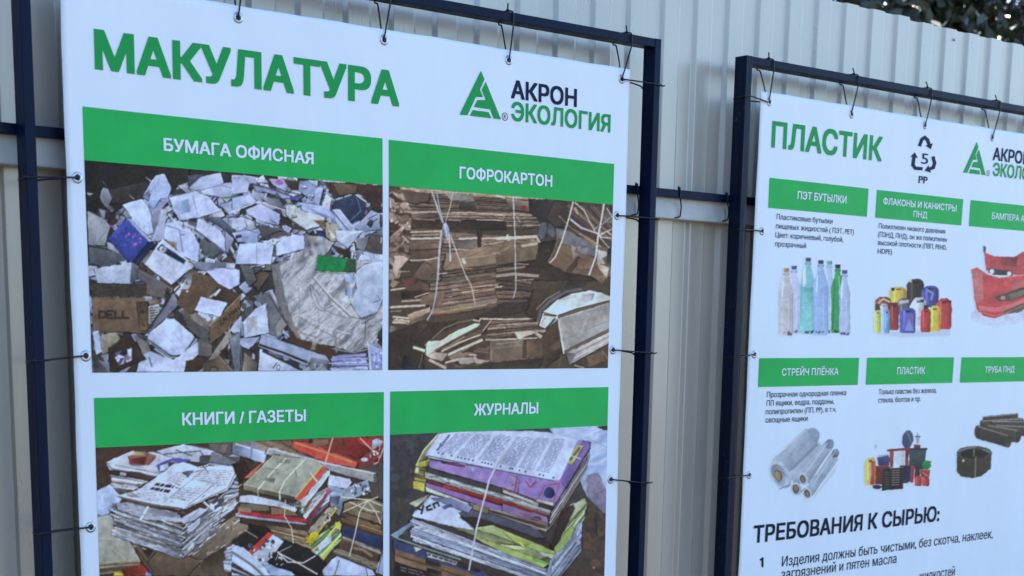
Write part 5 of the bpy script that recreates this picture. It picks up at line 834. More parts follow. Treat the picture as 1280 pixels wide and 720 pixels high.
def outline(txt, res=3):
    """closed outlines of a string in the built-in font"""
    cu = bpy.data.curves.new('t', 'FONT'); cu.body = txt; cu.size = 1; cu.resolution_u = res; cu.fill_mode = 'NONE'
    o = bpy.data.objects.new('t', cu); COL.objects.link(o); _dg().update()
    me = bpy.data.meshes.new_from_object(o.evaluated_get(_dg())); bpy.data.objects.remove(o); bpy.data.curves.remove(cu)
    nxt = {}
    for e in me.edges: nxt[e.vertices[0]] = e.vertices[1]
    loops = []; seen = set()
    for a in list(nxt):
        if a in seen: continue
        L = []; b = a
        while b in nxt and b not in seen: seen.add(b); L.append((me.vertices[b].co.x, me.vertices[b].co.y)); b = nxt[b]
        if len(L) > 2: loops.append(L)
    bpy.data.meshes.remove(me); return loops
_W = {}
def width(txt):
    if txt not in _W:
        xs = [p[0] for L in outline(txt, 1) for p in L]; _W[txt] = max(xs) - min(xs)
    return _W[txt]
_G = {}
def glyph(ch, bold):
    """filled letter, made heavier by the union of small shifts; returns verts, tris, advance, bearing"""
    key = (ch, bold)
    if key in _G: return _G[key]
    HH = width('НН'); adv = width('Н' + ch + 'Н') - HH
    if ch == ' ': _G[key] = ([], [], adv); return _G[key]
    base = outline('Н' + ch); hx = width('Н')
    hl = outline('Н'); base = base[len(hl):]                 # the letter as set after an Н
    x0 = HH - hx                                             # advance of Н
    hmin = min(p[0] for L in hl for p in L)
    base = [[(x - hmin - x0, y) for x, y in L] for L in base]
    sh = [(0, 0)] if not bold else [(bold * sx_, bold * .8 * sy_) for sx_ in (-1, 1) for sy_ in (-1, 1)]
    if bold > .018: sh += [(bold, 0), (-bold, 0), (0, bold * .8), (0, -bold * .8)]
    vs, es, loops = [], [], []
    for dx, dy in sh:
        for L in base:
            k0 = len(vs); q = [(x + dx, y + dy) for x, y in L]
            vs += [Vector(p) for p in q]; es += [(k0 + i, k0 + (i + 1) % len(L)) for i in range(len(L))]; loops.append(np.array(q))
    V, E_, F_, *_r = delaunay_2d_cdt(vs, es, [], 0, 1e-6)
    cen = np.array([[sum(V[i][0] for i in f) / 3, sum(V[i][1] for i in f) / 3] for f in F_ if len(f) == 3]); tri = [f for f in F_ if len(f) == 3]
    big = sum(.5 * float(np.sum(L[:, 0] * np.roll(L[:, 1], -1) - L[:, 1] * np.roll(L[:, 0], -1))) for L in loops)
    keep = np.zeros(len(cen), bool); per = len(base)
    for k in range(len(sh)):                                 # inside any one of the shifted letters
        w_ = np.zeros(len(cen), int)
        for L in loops[k * per:(k + 1) * per]:
            A = L; B = np.roll(L, -1, 0)
            for (ax, ay), (bx, by) in zip(A, B):
                up = (ay <= cen[:, 1]) & (by > cen[:, 1]); dn = (ay > cen[:, 1]) & (by <= cen[:, 1])
                if ay != by:
                    xi = ax + (cen[:, 1] - ay) / (by - ay) * (bx - ax); w_ += (up & (xi > cen[:, 0])).astype(int) - (dn & (xi > cen[:, 0])).astype(int)
        keep |= w_ != 0
    _G[key] = ([(v[0], v[1]) for v in V], [t for t, k in zip(tri, keep) if k], adv); return _G[key]
def glyphs(txt, bold, space=1.0, res=4):
    v, f = [], []; x = 0
    for ch in txt:
        V, T_, adv = glyph(ch, bold); k0 = len(v); used = sorted({i for t in T_ for i in t}); mp = {u: k0 + n_ for n_, u in enumerate(used)}
        v += [(V[u][0] + x, V[u][1], 0) for u in used]; f += [tuple(mp[i] for i in t) for t in T_]; x += adv * space
    return mesh('t', v, f)
CAP = {}
def caph(bold):
    if bold not in CAP:
        me = glyphs('Н', bold); CAP[bold] = (min(v.co.y for v in me.vertices), max(v.co.y for v in me.vertices))
    return CAP[bold]
def text(parent, txt, BL, BR, cap, m, bold=.02, lift=.0011, label=None, cut=None, space=1.0, name='lettering', x1=None, zb=None, h=None):
    """BL, BR: surveyed ends of the base line; cap: cap height there (survey units) """
    a = W(*BL, YB); b = W(*BR, YB); t = W(BL[0], BL[1] - cap, YB)
    X0, X1 = a[0], (b[0] if x1 is None else x1); Z = (a[1] + b[1]) / 2 if zb is None else zb; H = (t[1] - a[1]) if h is None else h
    me = glyphs(txt, bold, space); n = len(me.vertices); c = np.empty(n * 3); me.vertices.foreach_get('co', c); c = c.reshape(-1, 3)
    lo, hi = caph(bold); gx0, gx1 = c[:, 0].min(), c[:, 0].max()
    out = np.zeros_like(c); out[:, 0] = X0 + (c[:, 0] - gx0) / (gx1 - gx0) * (X1 - X0); out[:, 2] = Z + (c[:, 1] - lo) / (hi - lo) * H
    me.vertices.foreach_set('co', out.ravel())
    if cut:
        bm = bmesh.new(); bm.from_mesh(me); slice_bm(bm, cut); bm.to_mesh(me); bm.free()
    me.materials.clear(); lay(me, lift)
    o = add(name, me, M[m], parent); tag(o, label); return (X0, X1, Z, H)
def px_poly(pts, ox, oy, k): return [W(x / k + ox, y / k + oy, YB) for x, y in pts]

def sheet(parent, x0, x1, z0, z1):
    me, co = grid_mesh('vinyl_sheet', x0, x1, z0, z1, .0125, 0)
    bm = bmesh.new(); bm.from_mesh(me)
    for v in bm.verts:                              # hem: the border is folded over, edges not ruler-straight
        e = .0005 * math.sin(v.co.x * 21) + .0004 * math.sin(v.co.x * 47 + 1)
        if abs(v.co.z - z1) < 1e-4: v.co.z += e
        if abs(v.co.x - x0) < 1e-4 or abs(v.co.x - x1) < 1e-4: v.co.x += 0.0005 * math.sin(v.co.z * 17 + x0) + .0003 * math.sin(v.co.z * 41)
    g = bmesh.ops.extrude_face_region(bm, geom=bm.faces[:])
    for v in [q for q in g['geom'] if isinstance(q, bmesh.types.BMVert)]: v.co.y += .0011
    bmesh.ops.recalc_face_normals(bm, faces=bm.faces)
    bm.to_mesh(me); bm.free(); return add('vinyl_sheet', me, M['vinyl'], parent)

# eyelet: pressed ring round a flat dark disc that paints the hole's shade
def eyelet_mesh():
    prof = [(.0046, .0004), (.0050, -.0012), (.0064, -.0021), (.0082, -.0020), (.0100, -.0012), (.0112, -.0003), (.0114, .0006)]
    n = 32; v = []; f = []
    for k in range(n):
        a = k * 2 * math.pi / n
        for r, y in prof: v.append((r * math.cos(a), y, r * math.sin(a)))
    m_ = len(prof)
    for k in range(n):
        for j in range(m_ - 1): f.append((k * m_ + j, k * m_ + j + 1, ((k + 1) % n) * m_ + j + 1, ((k + 1) % n) * m_ + j))
    return mesh('eyelet', v, f, True)
EY = eyelet_mesh(); EY.materials.append(M['steel'])
HO = mesh('eyelet_hole_shade', [(.0048 * math.cos(k * math.pi / 8), -.0002, .0048 * math.sin(k * math.pi / 8)) for k in range(16)], [tuple(range(16))]); HO.materials.append(M['hole'])
def eyelet(parent, px, py):
    x, z = W(px, py, YB); y = YB - float(wave(x, z)) - .0003
    o = add('eyelet', EY, None, parent, Vector((x, y, z)) - parent.location); h = add('eyelet_hole_shade', HO, None, o, Vector((0, -.0001, 0)))
    return Vector((x, y, z))

TOPZ = 2.2195; BOTZ = 0.45
B1 = empty('recycling_banner', (2.01, YB, BOTZ), 'large white banner with four big photographs of waste paper under green headings', 'banner', 'printed banners hung in dark frames')
B2 = empty('recycling_banner', (3.99, YB, BOTZ), 'narrower looking white banner with small pictures of plastic goods and rows of fine print', 'banner', 'printed banners hung in dark frames')
bx0, bx1 = 1.2684, 2.7548; cx0, cx1 = 3.2415, 4.744
k = (D0 + YB) / D0
fx = lambda x: x * k
fz = lambda z: EYE + (z - EYE) * k
sheet(B1, fx(bx0), fx(bx1), BOTZ, fz(2.2192)); sheet(B2, fx(cx0), fx(cx1), BOTZ, fz(2.2178))

# -- banner 1
b1 = band('heading_bar', B1, [(103.3, 131.7), (477.3, 174), (477.7, 232.3), (106, 199)], label='green bar headed office paper')
b2 = band('heading_bar', B1, [(485, 175.7), (767.3, 204), (767, 255), (485.3, 233.3)], label='green bar headed corrugated board')
b3 = band('heading_bar', B1, [(116.8, 497.1), (479.2, 490.3), (479.7, 545), (119.2, 558.9)], label='green bar headed books and newspapers')
b4 = band('heading_bar', B1, [(487.2, 489.7), (761.5, 483.5), (760.1, 531.8), (487.5, 543.7)], label='green bar headed magazines')
zp = W(300, 464.3, YB)[1]; ph = b1[2] - zp
picture('printed_photo', B1, (b1[0], b1[1], zp, b1[2]), art_office(), .0019, .00178, 'printed photograph of a heap of office paper and cartons')
picture('printed_photo', B1, (b2[0], b2[1], zp, b2[2]), art_cardboard(), .0024, .00178, 'printed photograph of tied cardboard bales')
picture('printed_photo', B1, (b3[0], b3[1], b3[2] - ph, b3[2]), art_books(), .0019, .00178, 'printed photograph of tied newspapers and books')
picture('printed_photo', B1, (b4[0], b4[1], b4[2] - ph, b4[2]), art_magazines(), .0024, .00178, 'printed photograph of a tied stack of magazines')
text(B1, 'МАКУЛАТУРА', (119.3, 85.7), (498.3, 134), 50.5, 'green2', .036, cut=.04, label='large green title')
def heading(parent, txt, BL, BR, cap, bold=.029):
    text(parent, txt, BL, BR, cap, 'ink', bold + .012, lift=.0010, name='lettering_outline', label='dark outline round white heading letters')
    text(parent, txt, BL, BR, cap, 'white', bold, lift=.0014, label='white heading letters')
heading(B1, 'БУМАГА ОФИСНАЯ', (205, 187.7), (392, 206), 16.2)
heading(B1, 'ГОФРОКАРТОН', (573.3, 224), (689.3, 232.7), 15)
heading(B1, 'КНИГИ / ГАЗЕТЫ', (227.3, 532.0), (382.5, 526.3), 15.8)
heading(B1, 'ЖУРНАЛЫ', (592, 519.5), (672, 516.6), 14.6)
def logo(parent, T):
    """company emblem: a triangle cut into three by white seams; T maps emblem units to the cloth"""
    P1 = [(237, 50), (264, 112), (230, 186), (252, 240), (200, 240), (138, 373), (80, 369)]
    P2 = [(273, 130), (243, 189), (274, 262), (211, 262), (186, 313), (305, 330), (330, 397), (384, 403)]
    P3 = [(178, 335), (293, 350), (314, 395), (155, 376)]
    add('emblem', flat_mesh('emblem', [[T(x, y) for x, y in P] for P in (P1, P2, P3)], .0011, None), M['green2'], parent)
    # registered mark
    bm = bmesh.new(); c = T(413, 383); r = abs(T(435, 385)[0] - c[0]); n = 24
    o_ = [bm.verts.new((c[0] + r * math.cos(i * 2 * math.pi / n), 0, c[1] + r * math.sin(i * 2 * math.pi / n))) for i in range(n)]
    i_ = [bm.verts.new((c[0] + r * .84 * math.cos(i * 2 * math.pi / n), 0, c[1] + r * .84 * math.sin(i * 2 * math.pi / n))) for i in range(n)]
    for i in range(n): bm.faces.new((o_[i], o_[(i + 1) % n], i_[(i + 1) % n], i_[i]))
    me = bm_mesh('registered_mark', bm); lay(me, .0011); ro = add('registered_mark', me, M['ink'], parent)
    g = glyphs('R', .0); q = np.empty(len(g.vertices) * 3); g.vertices.foreach_get('co', q); q = q.reshape(-1, 3)
    o2 = np.zeros_like(q); o2[:, 0] = c[0] - r * .36 + (q[:, 0] - q[:, 0].min()) / np.ptp(q[:, 0]) * r * .75; o2[:, 2] = c[1] - r * .5 + (q[:, 1] - q[:, 1].min()) / np.ptp(q[:, 1]) * r
    g.vertices.foreach_set('co', o2.ravel()); g.materials.clear(); lay(g, .0011); add('registered_letter', g, M['ink'], parent)
T1 = lambda x, y: W(x / 5.818 + 560, y / 5.818 + 80, YB)
logo(B1, T1)
L1 = text(B1, 'АКРОН', (638.7, 123), (720.7, 133.6), 23.5, 'navy', .030, label='navy company name')
L2 = text(B1, 'ЭКОЛОГИЯ', (639, 151.8), (762.8, 164.7), 24, 'green2', .028, label='green company name')
for p in ((298, 22), (480, 50), (636.4, 75.2), (777.7, 98.8), (97, 222), (106.8, 445), (113.2, 659), (771.7, 269.3), (767, 437.4), (763.6, 599.4)): eyelet(B1, *p)

# -- banner 2
P2 = BANNER2
c1 = band('heading_bar', B2, [(961.4, 222.2), (1085.8, 235.6), (1084.4, 270.8), (959.4, 260)])
c2 = band('heading_bar', B2, [(1096.4, 237), (1204.5, 248.9), (1202.7, 281.7), (1094.5, 272.2)])
wcol = c1[1] - c1[0]; gcol = c2[0] - c1[1]
me, _ = grid_mesh('heading_bar', c2[1] + gcol, c2[1] + gcol + wcol, c2[2], c2[3], .0125, .0006); add('heading_bar', me, M['green'], B2)
d1 = band('heading_bar', B2, [(948.6, 447.8), (1073.6, 447), (1071.9, 481.2), (947.4, 483.7)])
d2 = band('heading_bar', B2, [(1083.4, 447), (1192.5, 446.6), (1190.6, 478.6), (1081.6, 480.9)])
me, _ = grid_mesh('heading_bar', d2[1] + gcol, d2[1] + gcol + wcol, d2[2], d2[3], .0125, .0006); add('heading_bar', me, M['green'], B2)
for nm, A in (('bottles', art_bottles), ('canisters', art_canisters), ('car bumper', art_bumper), ('film rolls', art_film_rolls), ('household plastic', art_household), ('black pipes', art_pipes)):
    a = A(); X0 = max(W(a.x0 + 1, a.y0 + a.h / a.ss / 2, YB)[0], 0); X1 = W(a.x0 + a.w / a.ss - 1, a.y0 + a.h / a.ss / 2, YB)[0]
    ym = a.x0 + a.w / a.ss / 2; Z1 = W(ym, a.y0 + 2, YB)[1]; Z0 = W(ym, a.y0 + a.h / a.ss - 2, YB)[1]
    picture('printed_picture', B2, (X0, X1, Z0, Z1), a, (X1 - X0) / (a.w / a.ss * 1.25), (Z1 - Z0) / (a.h / a.ss * 1.25), 'printed cut-out picture of ' + nm, np.array(BANNER2, float), True)
text(B2, 'ПЛАСТИК', (963, 184.2), (1102, 202.2), 33.6, 'green2', .030, cut=.04, label='large green title')
heading(B2, 'ПЭТ БУТЫЛКИ', (995.6, 248.9), (1057.2, 254.2), 9.8, .020)
heading(B2, 'ФЛАКОНЫ И КАНИСТРЫ', (1104.2, 255), (1195.6, 264.4), 8.3, .020)
heading(B2, 'ПНД', (1141.7, 270.6), (1158.9, 273.4), 8, .014)
heading(B2, 'БАМПЕРА АВТО', (1239.4, 273.4), (1293, 278.6), 8, .014)
heading(B2, 'СТРЕЙЧ ПЛЁНКА', (976.3, 469.5), (1047.2, 468.5), 9.0, .014)
heading(B2, 'ПЛАСТИК', (1120.6, 468.1), (1156, 467.3), 9, .014)
heading(B2, 'ТРУБА ПНД', (1230, 465.7), (1266.7, 465.5), 7.8, .014)
SM = [('Пластиковые бутылки', (970, 274.4), (1040, 279.4), 6.8), ('пищевых жидкостей ( ПЭТ, PET)', (969.2, 285.6), (1067.2, 293.0), 6.8), ('Цвет: коричневый, голубой,', (968.6, 296.6), (1053.9, 302.6), 6.8), ('прозрачный', (968.3, 307.8), (1006.7, 310.4), 6.8),
      ('Полиэтилен низкого давления', (1098.9, 285.6), (1182.2, 291.9), 6.5), ('(ПЭНД, ПНД), он же полиэтилен', (1098, 296.1), (1184.2, 302.2), 6.5), ('высокой плотности (ПВП, PEHD,', (1098, 306.4), (1184.2, 312), 6.5), ('HDPE)', (1097.5, 316.7), (1115.3, 318), 6.5),
      ('Прозрачная однородная пленка', (958, 496.5), (1057, 494.1), 7), ('ПП ящики, ведра, поддоны,', (957.6, 507.1), (1041.5, 504.7), 7), ('полипропилен (ПП, PP), в т.ч.', (956.5, 517.8), (1044.4, 514.8), 7), ('овощные ящики', (956.2, 528.6), (1008.2, 525.8), 7),
      ('Только пластик без железа,', (1097.5, 492.7), (1170.6, 491.3), 6.7), ('стекла, болтов и пр.', (1096.9, 503), (1150.6, 502), 6.7)]
for t_, a_, b_, c_ in SM: text(B2, t_, a_, b_, c_, 'ink', .004, label='line of fine print')
text(B2, 'ТРЕБОВАНИЯ К СЫРЬЮ:', (941, 678.2), (1174.5, 652.2), 22, 'ink', .030, label='bold dark line of print')
add('lettering', flat_mesh('lettering', [px_poly([(113, 352), (122, 352), (122, 308), (116, 308), (105, 318), (107, 324), (113, 319)], 920, 610, 3.556)], .0011, None), M['ink'], B2)['label'] = 'number of the list item'
text(B2, 'Изделия должны быть чистыми, без скотча, наклеек,', (977, 705.6), (1240.6, 674.6), 12.8, 'ink', .004, label='line of print')
text(B2, 'загрязнений и пятен масла', (976.2, 721.5), (1120.2, 706.2), 12.8, 'ink', .004, label='line of print')
text(B2, 'жидкостей', (1149, 725.5), (1194, 720.5), 12, 'ink', .004, label='line of print')
# emblem of banner 2 : same artwork, placed by its own three corners
ax, az = W(1204, 215.4, YB); bx_, bz_ = W(1232.2, 219.2, YB); tx, tz = W(1220.6, 177, YB)
e0 = T1(80, 369); e1 = T1(384, 403); e2 = T1(237, 50); sx = (bx_ - ax) / (e1[0] - e0[0]); sz = (tz - (az + bz_) / 2) / (e2[1] - (e0[1] + e1[1]) / 2)
def T2(x, y):
    q = T1(x, y); return ax + (q[0] - e0[0]) * sx, (az + bz_) / 2 + (q[1] - (e0[1] + e1[1]) / 2) * sz
logo(B2, T2)
X0 = W(1240.6, 200.4, YB)[0]
text(B2, 'АКРОН', (1240.6, 200.6), (1280, 205.5), 18, 'navy', .030, x1=X0 + (L1[1] - L1[0]) * sx, zb=(az + bz_) / 2 + (L1[2] - (e0[1] + e1[1]) / 2) * sz, h=L1[3] * sz)
text(B2, 'ЭКОЛОГИЯ', (1240.6, 219), (1280, 224), 18, 'green2', .028, x1=X0 + (L2[1] - L2[0]) * sx, zb=(az + bz_) / 2 + (L2[2] - (e0[1] + e1[1]) / 2) * sz, h=L2[3] * sz)
# recycling triangle with its number
def stroke(pts, w, head=None):
    out = []; pts = [Vector(p) for p in pts]
    for i, (a, b) in enumerate(zip(pts[:-1], pts[1:])):
        d = (b - a).normalized(); n = Vector((-d.y, d.x)) * w / 2; e = d * w * .32 if i < len(pts) - 2 or not head else d * 0
        out.append([a - d * (w * .32 if i else 0) + n, b + e + n, b + e - n, a - d * (w * .32 if i else 0) - n])
    if head:
        d = (pts[-1] - pts[-2]).normalized(); n = Vector((-d.y, d.x)); b = pts[-1]
        out.append([b + n * head, b + d * head * 1.35, b - n * head])
    return out
ST = stroke([(250, 190), (260, 160), (274, 150), (286, 162), (293, 182)], 15, 17) + stroke([(264, 291), (232, 289), (221, 274), (226, 240)], 15, 17) + stroke([(310, 236), (318, 266), (312, 286), (296, 292)], 15, 18)
for ST_ in (ST[:5], ST[5:9], ST[9:]):
    for q_, pl_ in enumerate(ST_): pass
    bm = bmesh.new()
    for q_, pl_ in enumerate(ST_):
        bm.faces.new([bm.verts.new((x, .00003 * q_, z)) for x, z in px_poly(pl_, 1080, 130, 3.6)])
    me = bm_mesh('recycling_arrow', bm); yy_ = [v.co.y for v in me.vertices]; lay(me, .0011)
    for v, q_ in zip(me.vertices, yy_): v.co.y -= q_
    add('recycling_arrow', me, M['navy'], B2)
text(B2, '5', (1151.4, 204.4), (1160, 205.5), 14, 'ink', .004)
text(B2, 'PP', (1148.3, 228.3), (1159.3, 230.3), 9.5, 'ink', .02)
for p in ((961.1, 127.8), (1064, 143.3), (1156.7, 156.9), (1240.7, 172.3), (952.5, 288.8), (943.3, 443.1), (936.4, 593.8)): eyelet(B2, *p)
# ---------------------------------------------------------------- frames
TZ = 2.3035; RH = .0205; DEP = .042; BZ = .36
def frame(x0, x1, w, mt, label):
    F_ = empty('sign_frame', ((x0 + x1) / 2, DEP / 2, 0), label, 'frame', 'dark steel frames holding the banners')
    for a in (x0, x1 - w):
        add('post', box_mesh('post', a, a + w, 0, DEP, -.05, TZ, .0016), M[mt], F_)
    add('top_rail', beam_mesh('top_rail', (x0 + w + .0004, DEP / 2, TZ - RH / 2 - .0006), (x1 - w - .0004, DEP / 2, TZ - RH / 2 - .0006), (0, 1, 0), DEP - .002, RH, .0014), M['frame'], F_)
    add('bottom_rail', beam_mesh('bottom_rail', (x0 + w, DEP / 2, BZ), (x1 - w, DEP / 2, BZ), (0, 1, 0), DEP - .002, RH, .0014), M['frame'], F_)
    for a, s in ((x0 + w, 1), (x1 - w, -1)):
        for zc in (TZ - RH - .0006, BZ + RH / 2):      # weld beads in the corners
            bm = bmesh.new(); tube_bm(bm, [(a + s * .001, .002 + i * .0045, zc + .0012 * math.sin(i * 2.1)) for i in range(9)], .0017, 6, 0)
            add('weld_bead', bm_mesh('weld_bead', bm, True), M['frame'], F_)
    return F_
frame(1.2104 - .0215, 2.8609, .0215, 'frame', 'dark navy steel frame round the waste paper banner')
frame(3.1819, 4.822, .0235, 'frame2', 'dark steel frame with streaked paint round the plastics banner')
# crossbar joining the frames behind their posts
cb = add('crossbar', beam_mesh('crossbar', (-.6, .055, 1.9462), (5.6, .055, 1.9282), (0, 1, 0), .021, .0205, .0014), M['frame'])
tag(cb, 'long thin black steel bar running level behind both sign frames', 'steel bar')

# ---------------------------------------------------------------- fence
FY = .1045
FEN = empty('corrugated_fence', (3.5, FY, 0), 'tall pale grey corrugated steel fence standing behind both framed banners', 'fence')
PER = .1235
xp = W(870.8, 30, FY)[0]                             # a groove flank seen in the photo
def profile(xa, xb):
    """plan of the ribbing: wide outer flat, flank, inner flat, flank"""
    pts = []; k0 = math.floor((xa - xp) / PER) - 1; x = xp + k0 * PER
    seg = [(-.0055, .0105), (.0050, 0), (.0600, 0), (.0705, .0105)]
    while x < xb + PER:
        for dx, dy in seg: pts.append((x + dx, dy))
        x += PER
    pts = [p for p in pts if xa - 1e-6 <= p[0] <= xb + 1e-6]
    return pts
rs = random.Random(4)
seam = W(1110, 17, FY)[0]; k0 = round((seam - xp) / PER)
edge = xp + k0 * PER + .012
x = edge - 9 * PER * 8
drop = {}
i = 0
while x < 13:
    xa, xb = x, x + 9 * PER + PER * .66; z1 = 2.5195 + rs.uniform(-.004, .004)
    if abs(x - edge) < .01: z1 = 2.5175
    if abs(x + 9 * PER - edge) < .01: z1 = 2.5225
    pr = profile(xa, xb); off = -.0007 * (i % 2)
    zs = [.07] + [.07 + (z1 - .07) * j / 10 for j in range(1, 11)]
    bm = bmesh.new(); cols_ = []
    for px_, py_ in pr:
        rr = .0011
        cols_.append([bm.verts.new((px_ + .0008 * math.sin(z_ * 2.1 + i), FY + py_ + off + .0010 * math.sin(z_ * 3.0 + px_ * 4 + i), z_)) for z_ in zs])
    for a, b in zip(cols_[:-1], cols_[1:]):
        for j in range(len(zs) - 1): bm.faces.new((a[j], b[j], b[j + 1], a[j + 1]))
    g = bmesh.ops.extrude_face_region(bm, geom=bm.faces[:])
    for v in [q for q in g['geom'] if isinstance(q, bmesh.types.BMVert)]: v.co.y += .0005
    ve = [e for e in bm.edges if abs(e.verts[0].co.z - e.verts[1].co.z) > .05 and len(e.link_faces) == 2 and e.calc_face_angle(0) > .2]
    bmesh.ops.bevel(bm, geom=ve, offset=.0016, segments=2, affect='EDGES', profile=.5)
    bmesh.ops.recalc_face_normals(bm, faces=bm.faces)
    me = bm_mesh('steel_sheet', bm)
    sh_ = add('steel_sheet', me, M['sheet'], FEN)
    x += 9 * PER; i += 1
posts_x = [-2.6, -.35, 1.95, 4.25, 6.6, 8.9, 11.2]
for a, b in zip(posts_x[:-1], posts_x[1:]):
    for zc in (1.906, .62):
        sl_ = -.0025 if zc > 1 else 0
        zc2 = lambda X: zc + sl_ * (X - 1.16)
        add('fence_rail', beam_mesh('fence_rail', (a + .0303, .0845, zc2(a)), (b - .0303, .0845, zc2(b)), (0, 1, 0), .0385, .058, .003), M['rail'], FEN)
for a in posts_x:
    add('fence_post', box_mesh('fence_post', a - .03, a + .03, .066, .1035, -.1, 2.10, .003), M['rail'], FEN)
# roofing screws
sm_ = bmesh.new(); bmesh.ops.create_cone(sm_, cap_ends=True, segments=6, radius1=.0042, radius2=.0040, depth=.004, matrix=Matrix.Rotation(math.pi / 2, 4, 'X'))
sc_me = bm_mesh('screw', sm_); sc_me.materials.append(M['screw'])
for px_, py_ in ((1193.0, 49.7),): 
    X_, Z_ = W(px_, py_, FY); add('screw', sc_me, None, FEN, Vector((X_, FY - .003, Z_)) - FEN.location)

# ---------------------------------------------------------------- cable ties
R_T = .0019
def tie(name_label, strands, knots=(), parent=None, group='black ties lacing the banners to the frames', cat='cable tie', name='cable_tie', r=R_T):
    p0 = Vector(strands[0][0]); bm = bmesh.new()
    for s in strands: tube_bm(bm, [Vector(p) - p0 for p in s], r, 7, 3)
    for kx in knots: knot_bm(bm, Vector(kx[0]) - p0, *kx[1:])
    o = add(name, bm_mesh(name, bm, True), M['tie'], None, p0); tag(o, name_label, cat, group); return o
yF = -.0022
def top_tie(lab, e, up, tip, back0, back1, rail_top=None):
    """eyelet -> in front of the top rail -> stub above; second strand comes down behind the cloth"""
    E_ = W3(*e, YB - .004); U1 = W3(*up, yF); T_ = W3(*tip, yF + .004)
    x_ = U1.x; zt = TZ + .0022; zb = TZ - RH - .003
    s1 = [E_ + Vector((0, .003, 0)), E_ + Vector((0, -.001, .004)), Vector((E_.x * .1 + x_ * .9, yF - .001, E_.z * .1 + zb * .9)), Vector((x_, yF, zb)), Vector((x_, yF, zt - .004)), Vector((x_ - .002, .002, zt)), Vector((x_ - .008, .012, zt + .001))]
    B0 = W3(*back0, YB + .004); B1_ = W3(*back1, YB + .012)
    s2 = [Vector((x_ - .008, .012, zt + .001)), Vector((B1_.x, DEP + .001, zt)), Vector((B1_.x, DEP + .002, zb)), Vector((B1_.x, DEP - .008, zb - .002)), Vector((B1_.x * .95 + B0.x * .05, DEP - .012, zb - .004)), Vector((B0.x, .016, B0.z)), Vector((E_.x, YB + .003, E_.z + .004)), E_ + Vector((0, .003, 0))]
    tp = Vector((x_ - .008 + (T_.x - x_) * .4, .008, TZ + .019))
    s3 = [Vector((x_ - .006, .010, zt)), Vector((x_ - .009, .008, TZ + .008)), tp]
    tie(lab, [s1, s2, s3], [((x_ - .008, .009, zt + .002), .0036, 1.2, 1, 1), (E_ + Vector((0, .0015, 0)), .0034, 1, .6, 1)])
top_tie('black tie knotted over the top rail above the letter Л of the large green title', (298, 22), (304, -16), (302, -24), (295, 7), (293, -14))
top_tie('black tie over the rail above the end of the large green title', (480, 50), (488, 0), (486, -12), (477, 35), (475, 0))
top_tie('black tie with a stub over the rail above the navy word of the paper banner', (636.4, 75.2), (641.7, 30), (640, 8), (632.7, 61.7), (630, 28))
top_tie('black tie over the rail at the upper right corner of the paper banner', (777.7, 98.8), (790, 52), (785.5, 34), (775.6, 82), (773.4, 51))
top_tie('black tie over the rail at the upper left corner of the plastics banner', (961.1, 127.8), (967, 86.7), (963.9, 70), (957.2, 113.3), (953.3, 83.9))
top_tie('black tie over the rail above the middle letters of the smaller green title', (1064, 143.3), (1073, 103), (1067, 89), (1059, 130.7), (1057, 103))
top_tie('black tie over the rail above the recycling triangle', (1156.7, 156.9), (1165, 113), (1157, 106.7), (1151.7, 145.7), (1150, 120))
top_tie('black tie over the rail above the emblem of the plastics banner', (1240.7, 172.3), (1250.7, 130), (1245, 124), (1236.7, 160), (1234.3, 135))
def side_tie(lab, e, xpost, w, side, ez, tail=.006, drop=-.004):
    """eyelet -> round a post standing at xpost..xpost+w ; side -1 post is left of the eyelet"""
    E_ = W3(*e, YB - .004); near = xpost + w + .0018 if side < 0 else xpost - .0018; far = xpost - .0018 if side < 0 else xpost + w + .0018
    z = ez; s = side
    s1 = [E_ + Vector((0, .003, 0)), E_ + Vector((.004 * s, -.001, 0)), Vector((near * .8 + E_.x * .2, .001, z * .8 + E_.z * .2)), Vector((near - s * .001, -.0015, z)), Vector(((near + far) / 2, -.0024, z - .0012)), Vector((far, -.001, z - .002)), Vector((far, .012, z + drop)), Vector((far, DEP + .001, z + drop)), Vector(((near + far) / 2, DEP + .003, z + drop * 1.5)), Vector((near, DEP, z + drop * 2)), Vector((near - s * .012, .030, z * .6 + E_.z * .4 + drop)), Vector((E_.x - s * .002, YB + .004, E_.z)), E_ + Vector((0, .003, 0))]
    s2 = [Vector((far - s * .002, -.002, z - .0015)), Vector((far + s * tail, -.003, z - .003)), Vector((far + s * tail * 1.6, -.002, z - .001))]
    tie(lab, [s1, s2], [((far - s * .001, -.002, z - .0015), .0030, 1, 1, 1), (E_ + Vector((0, .0015, 0)), .0034, 1, .6, 1)])
pl = 1.1889; pw = .0215; pr_ = 2.8394; p2 = 3.1819; pw2 = .0235
z_ = lambda a, b: W(a, b, 0)[1]
side_tie('uppermost black tie round the left post, beside the office paper photograph', (97, 222), pl, pw, -1, z_(44, 221), .004)
side_tie('black tie round the left post near the foot of the office paper photograph', (106.8, 445), pl, pw, -1, z_(54, 450), .006)
side_tie('black tie round the left post beside the photograph of books', (113.2, 659), pl, pw, -1, z_(62, 665), .005)
side_tie('level black tie from the upper right corner of the paper banner to its post', (777.7, 98.8), pr_, pw, 1, z_(820, 105), .008)
side_tie('black tie round the right post beside the top of the cardboard photograph', (771.7, 269.3), pr_, pw, 1, z_(820, 273), .006)
side_tie('black tie round the right post beside the foot of the cardboard photograph', (767, 437.4), pr_, pw, 1, z_(813, 440.5), .010)
side_tie('black tie round the right post beside the magazines photograph', (763.6, 599.4), pr_, pw, 1, z_(808, 602.6), .010)
side_tie('level black tie from the upper left corner of the plastics banner to its post', (961.1, 127.8), p2, pw2, -1, z_(934, 119.5), .003)
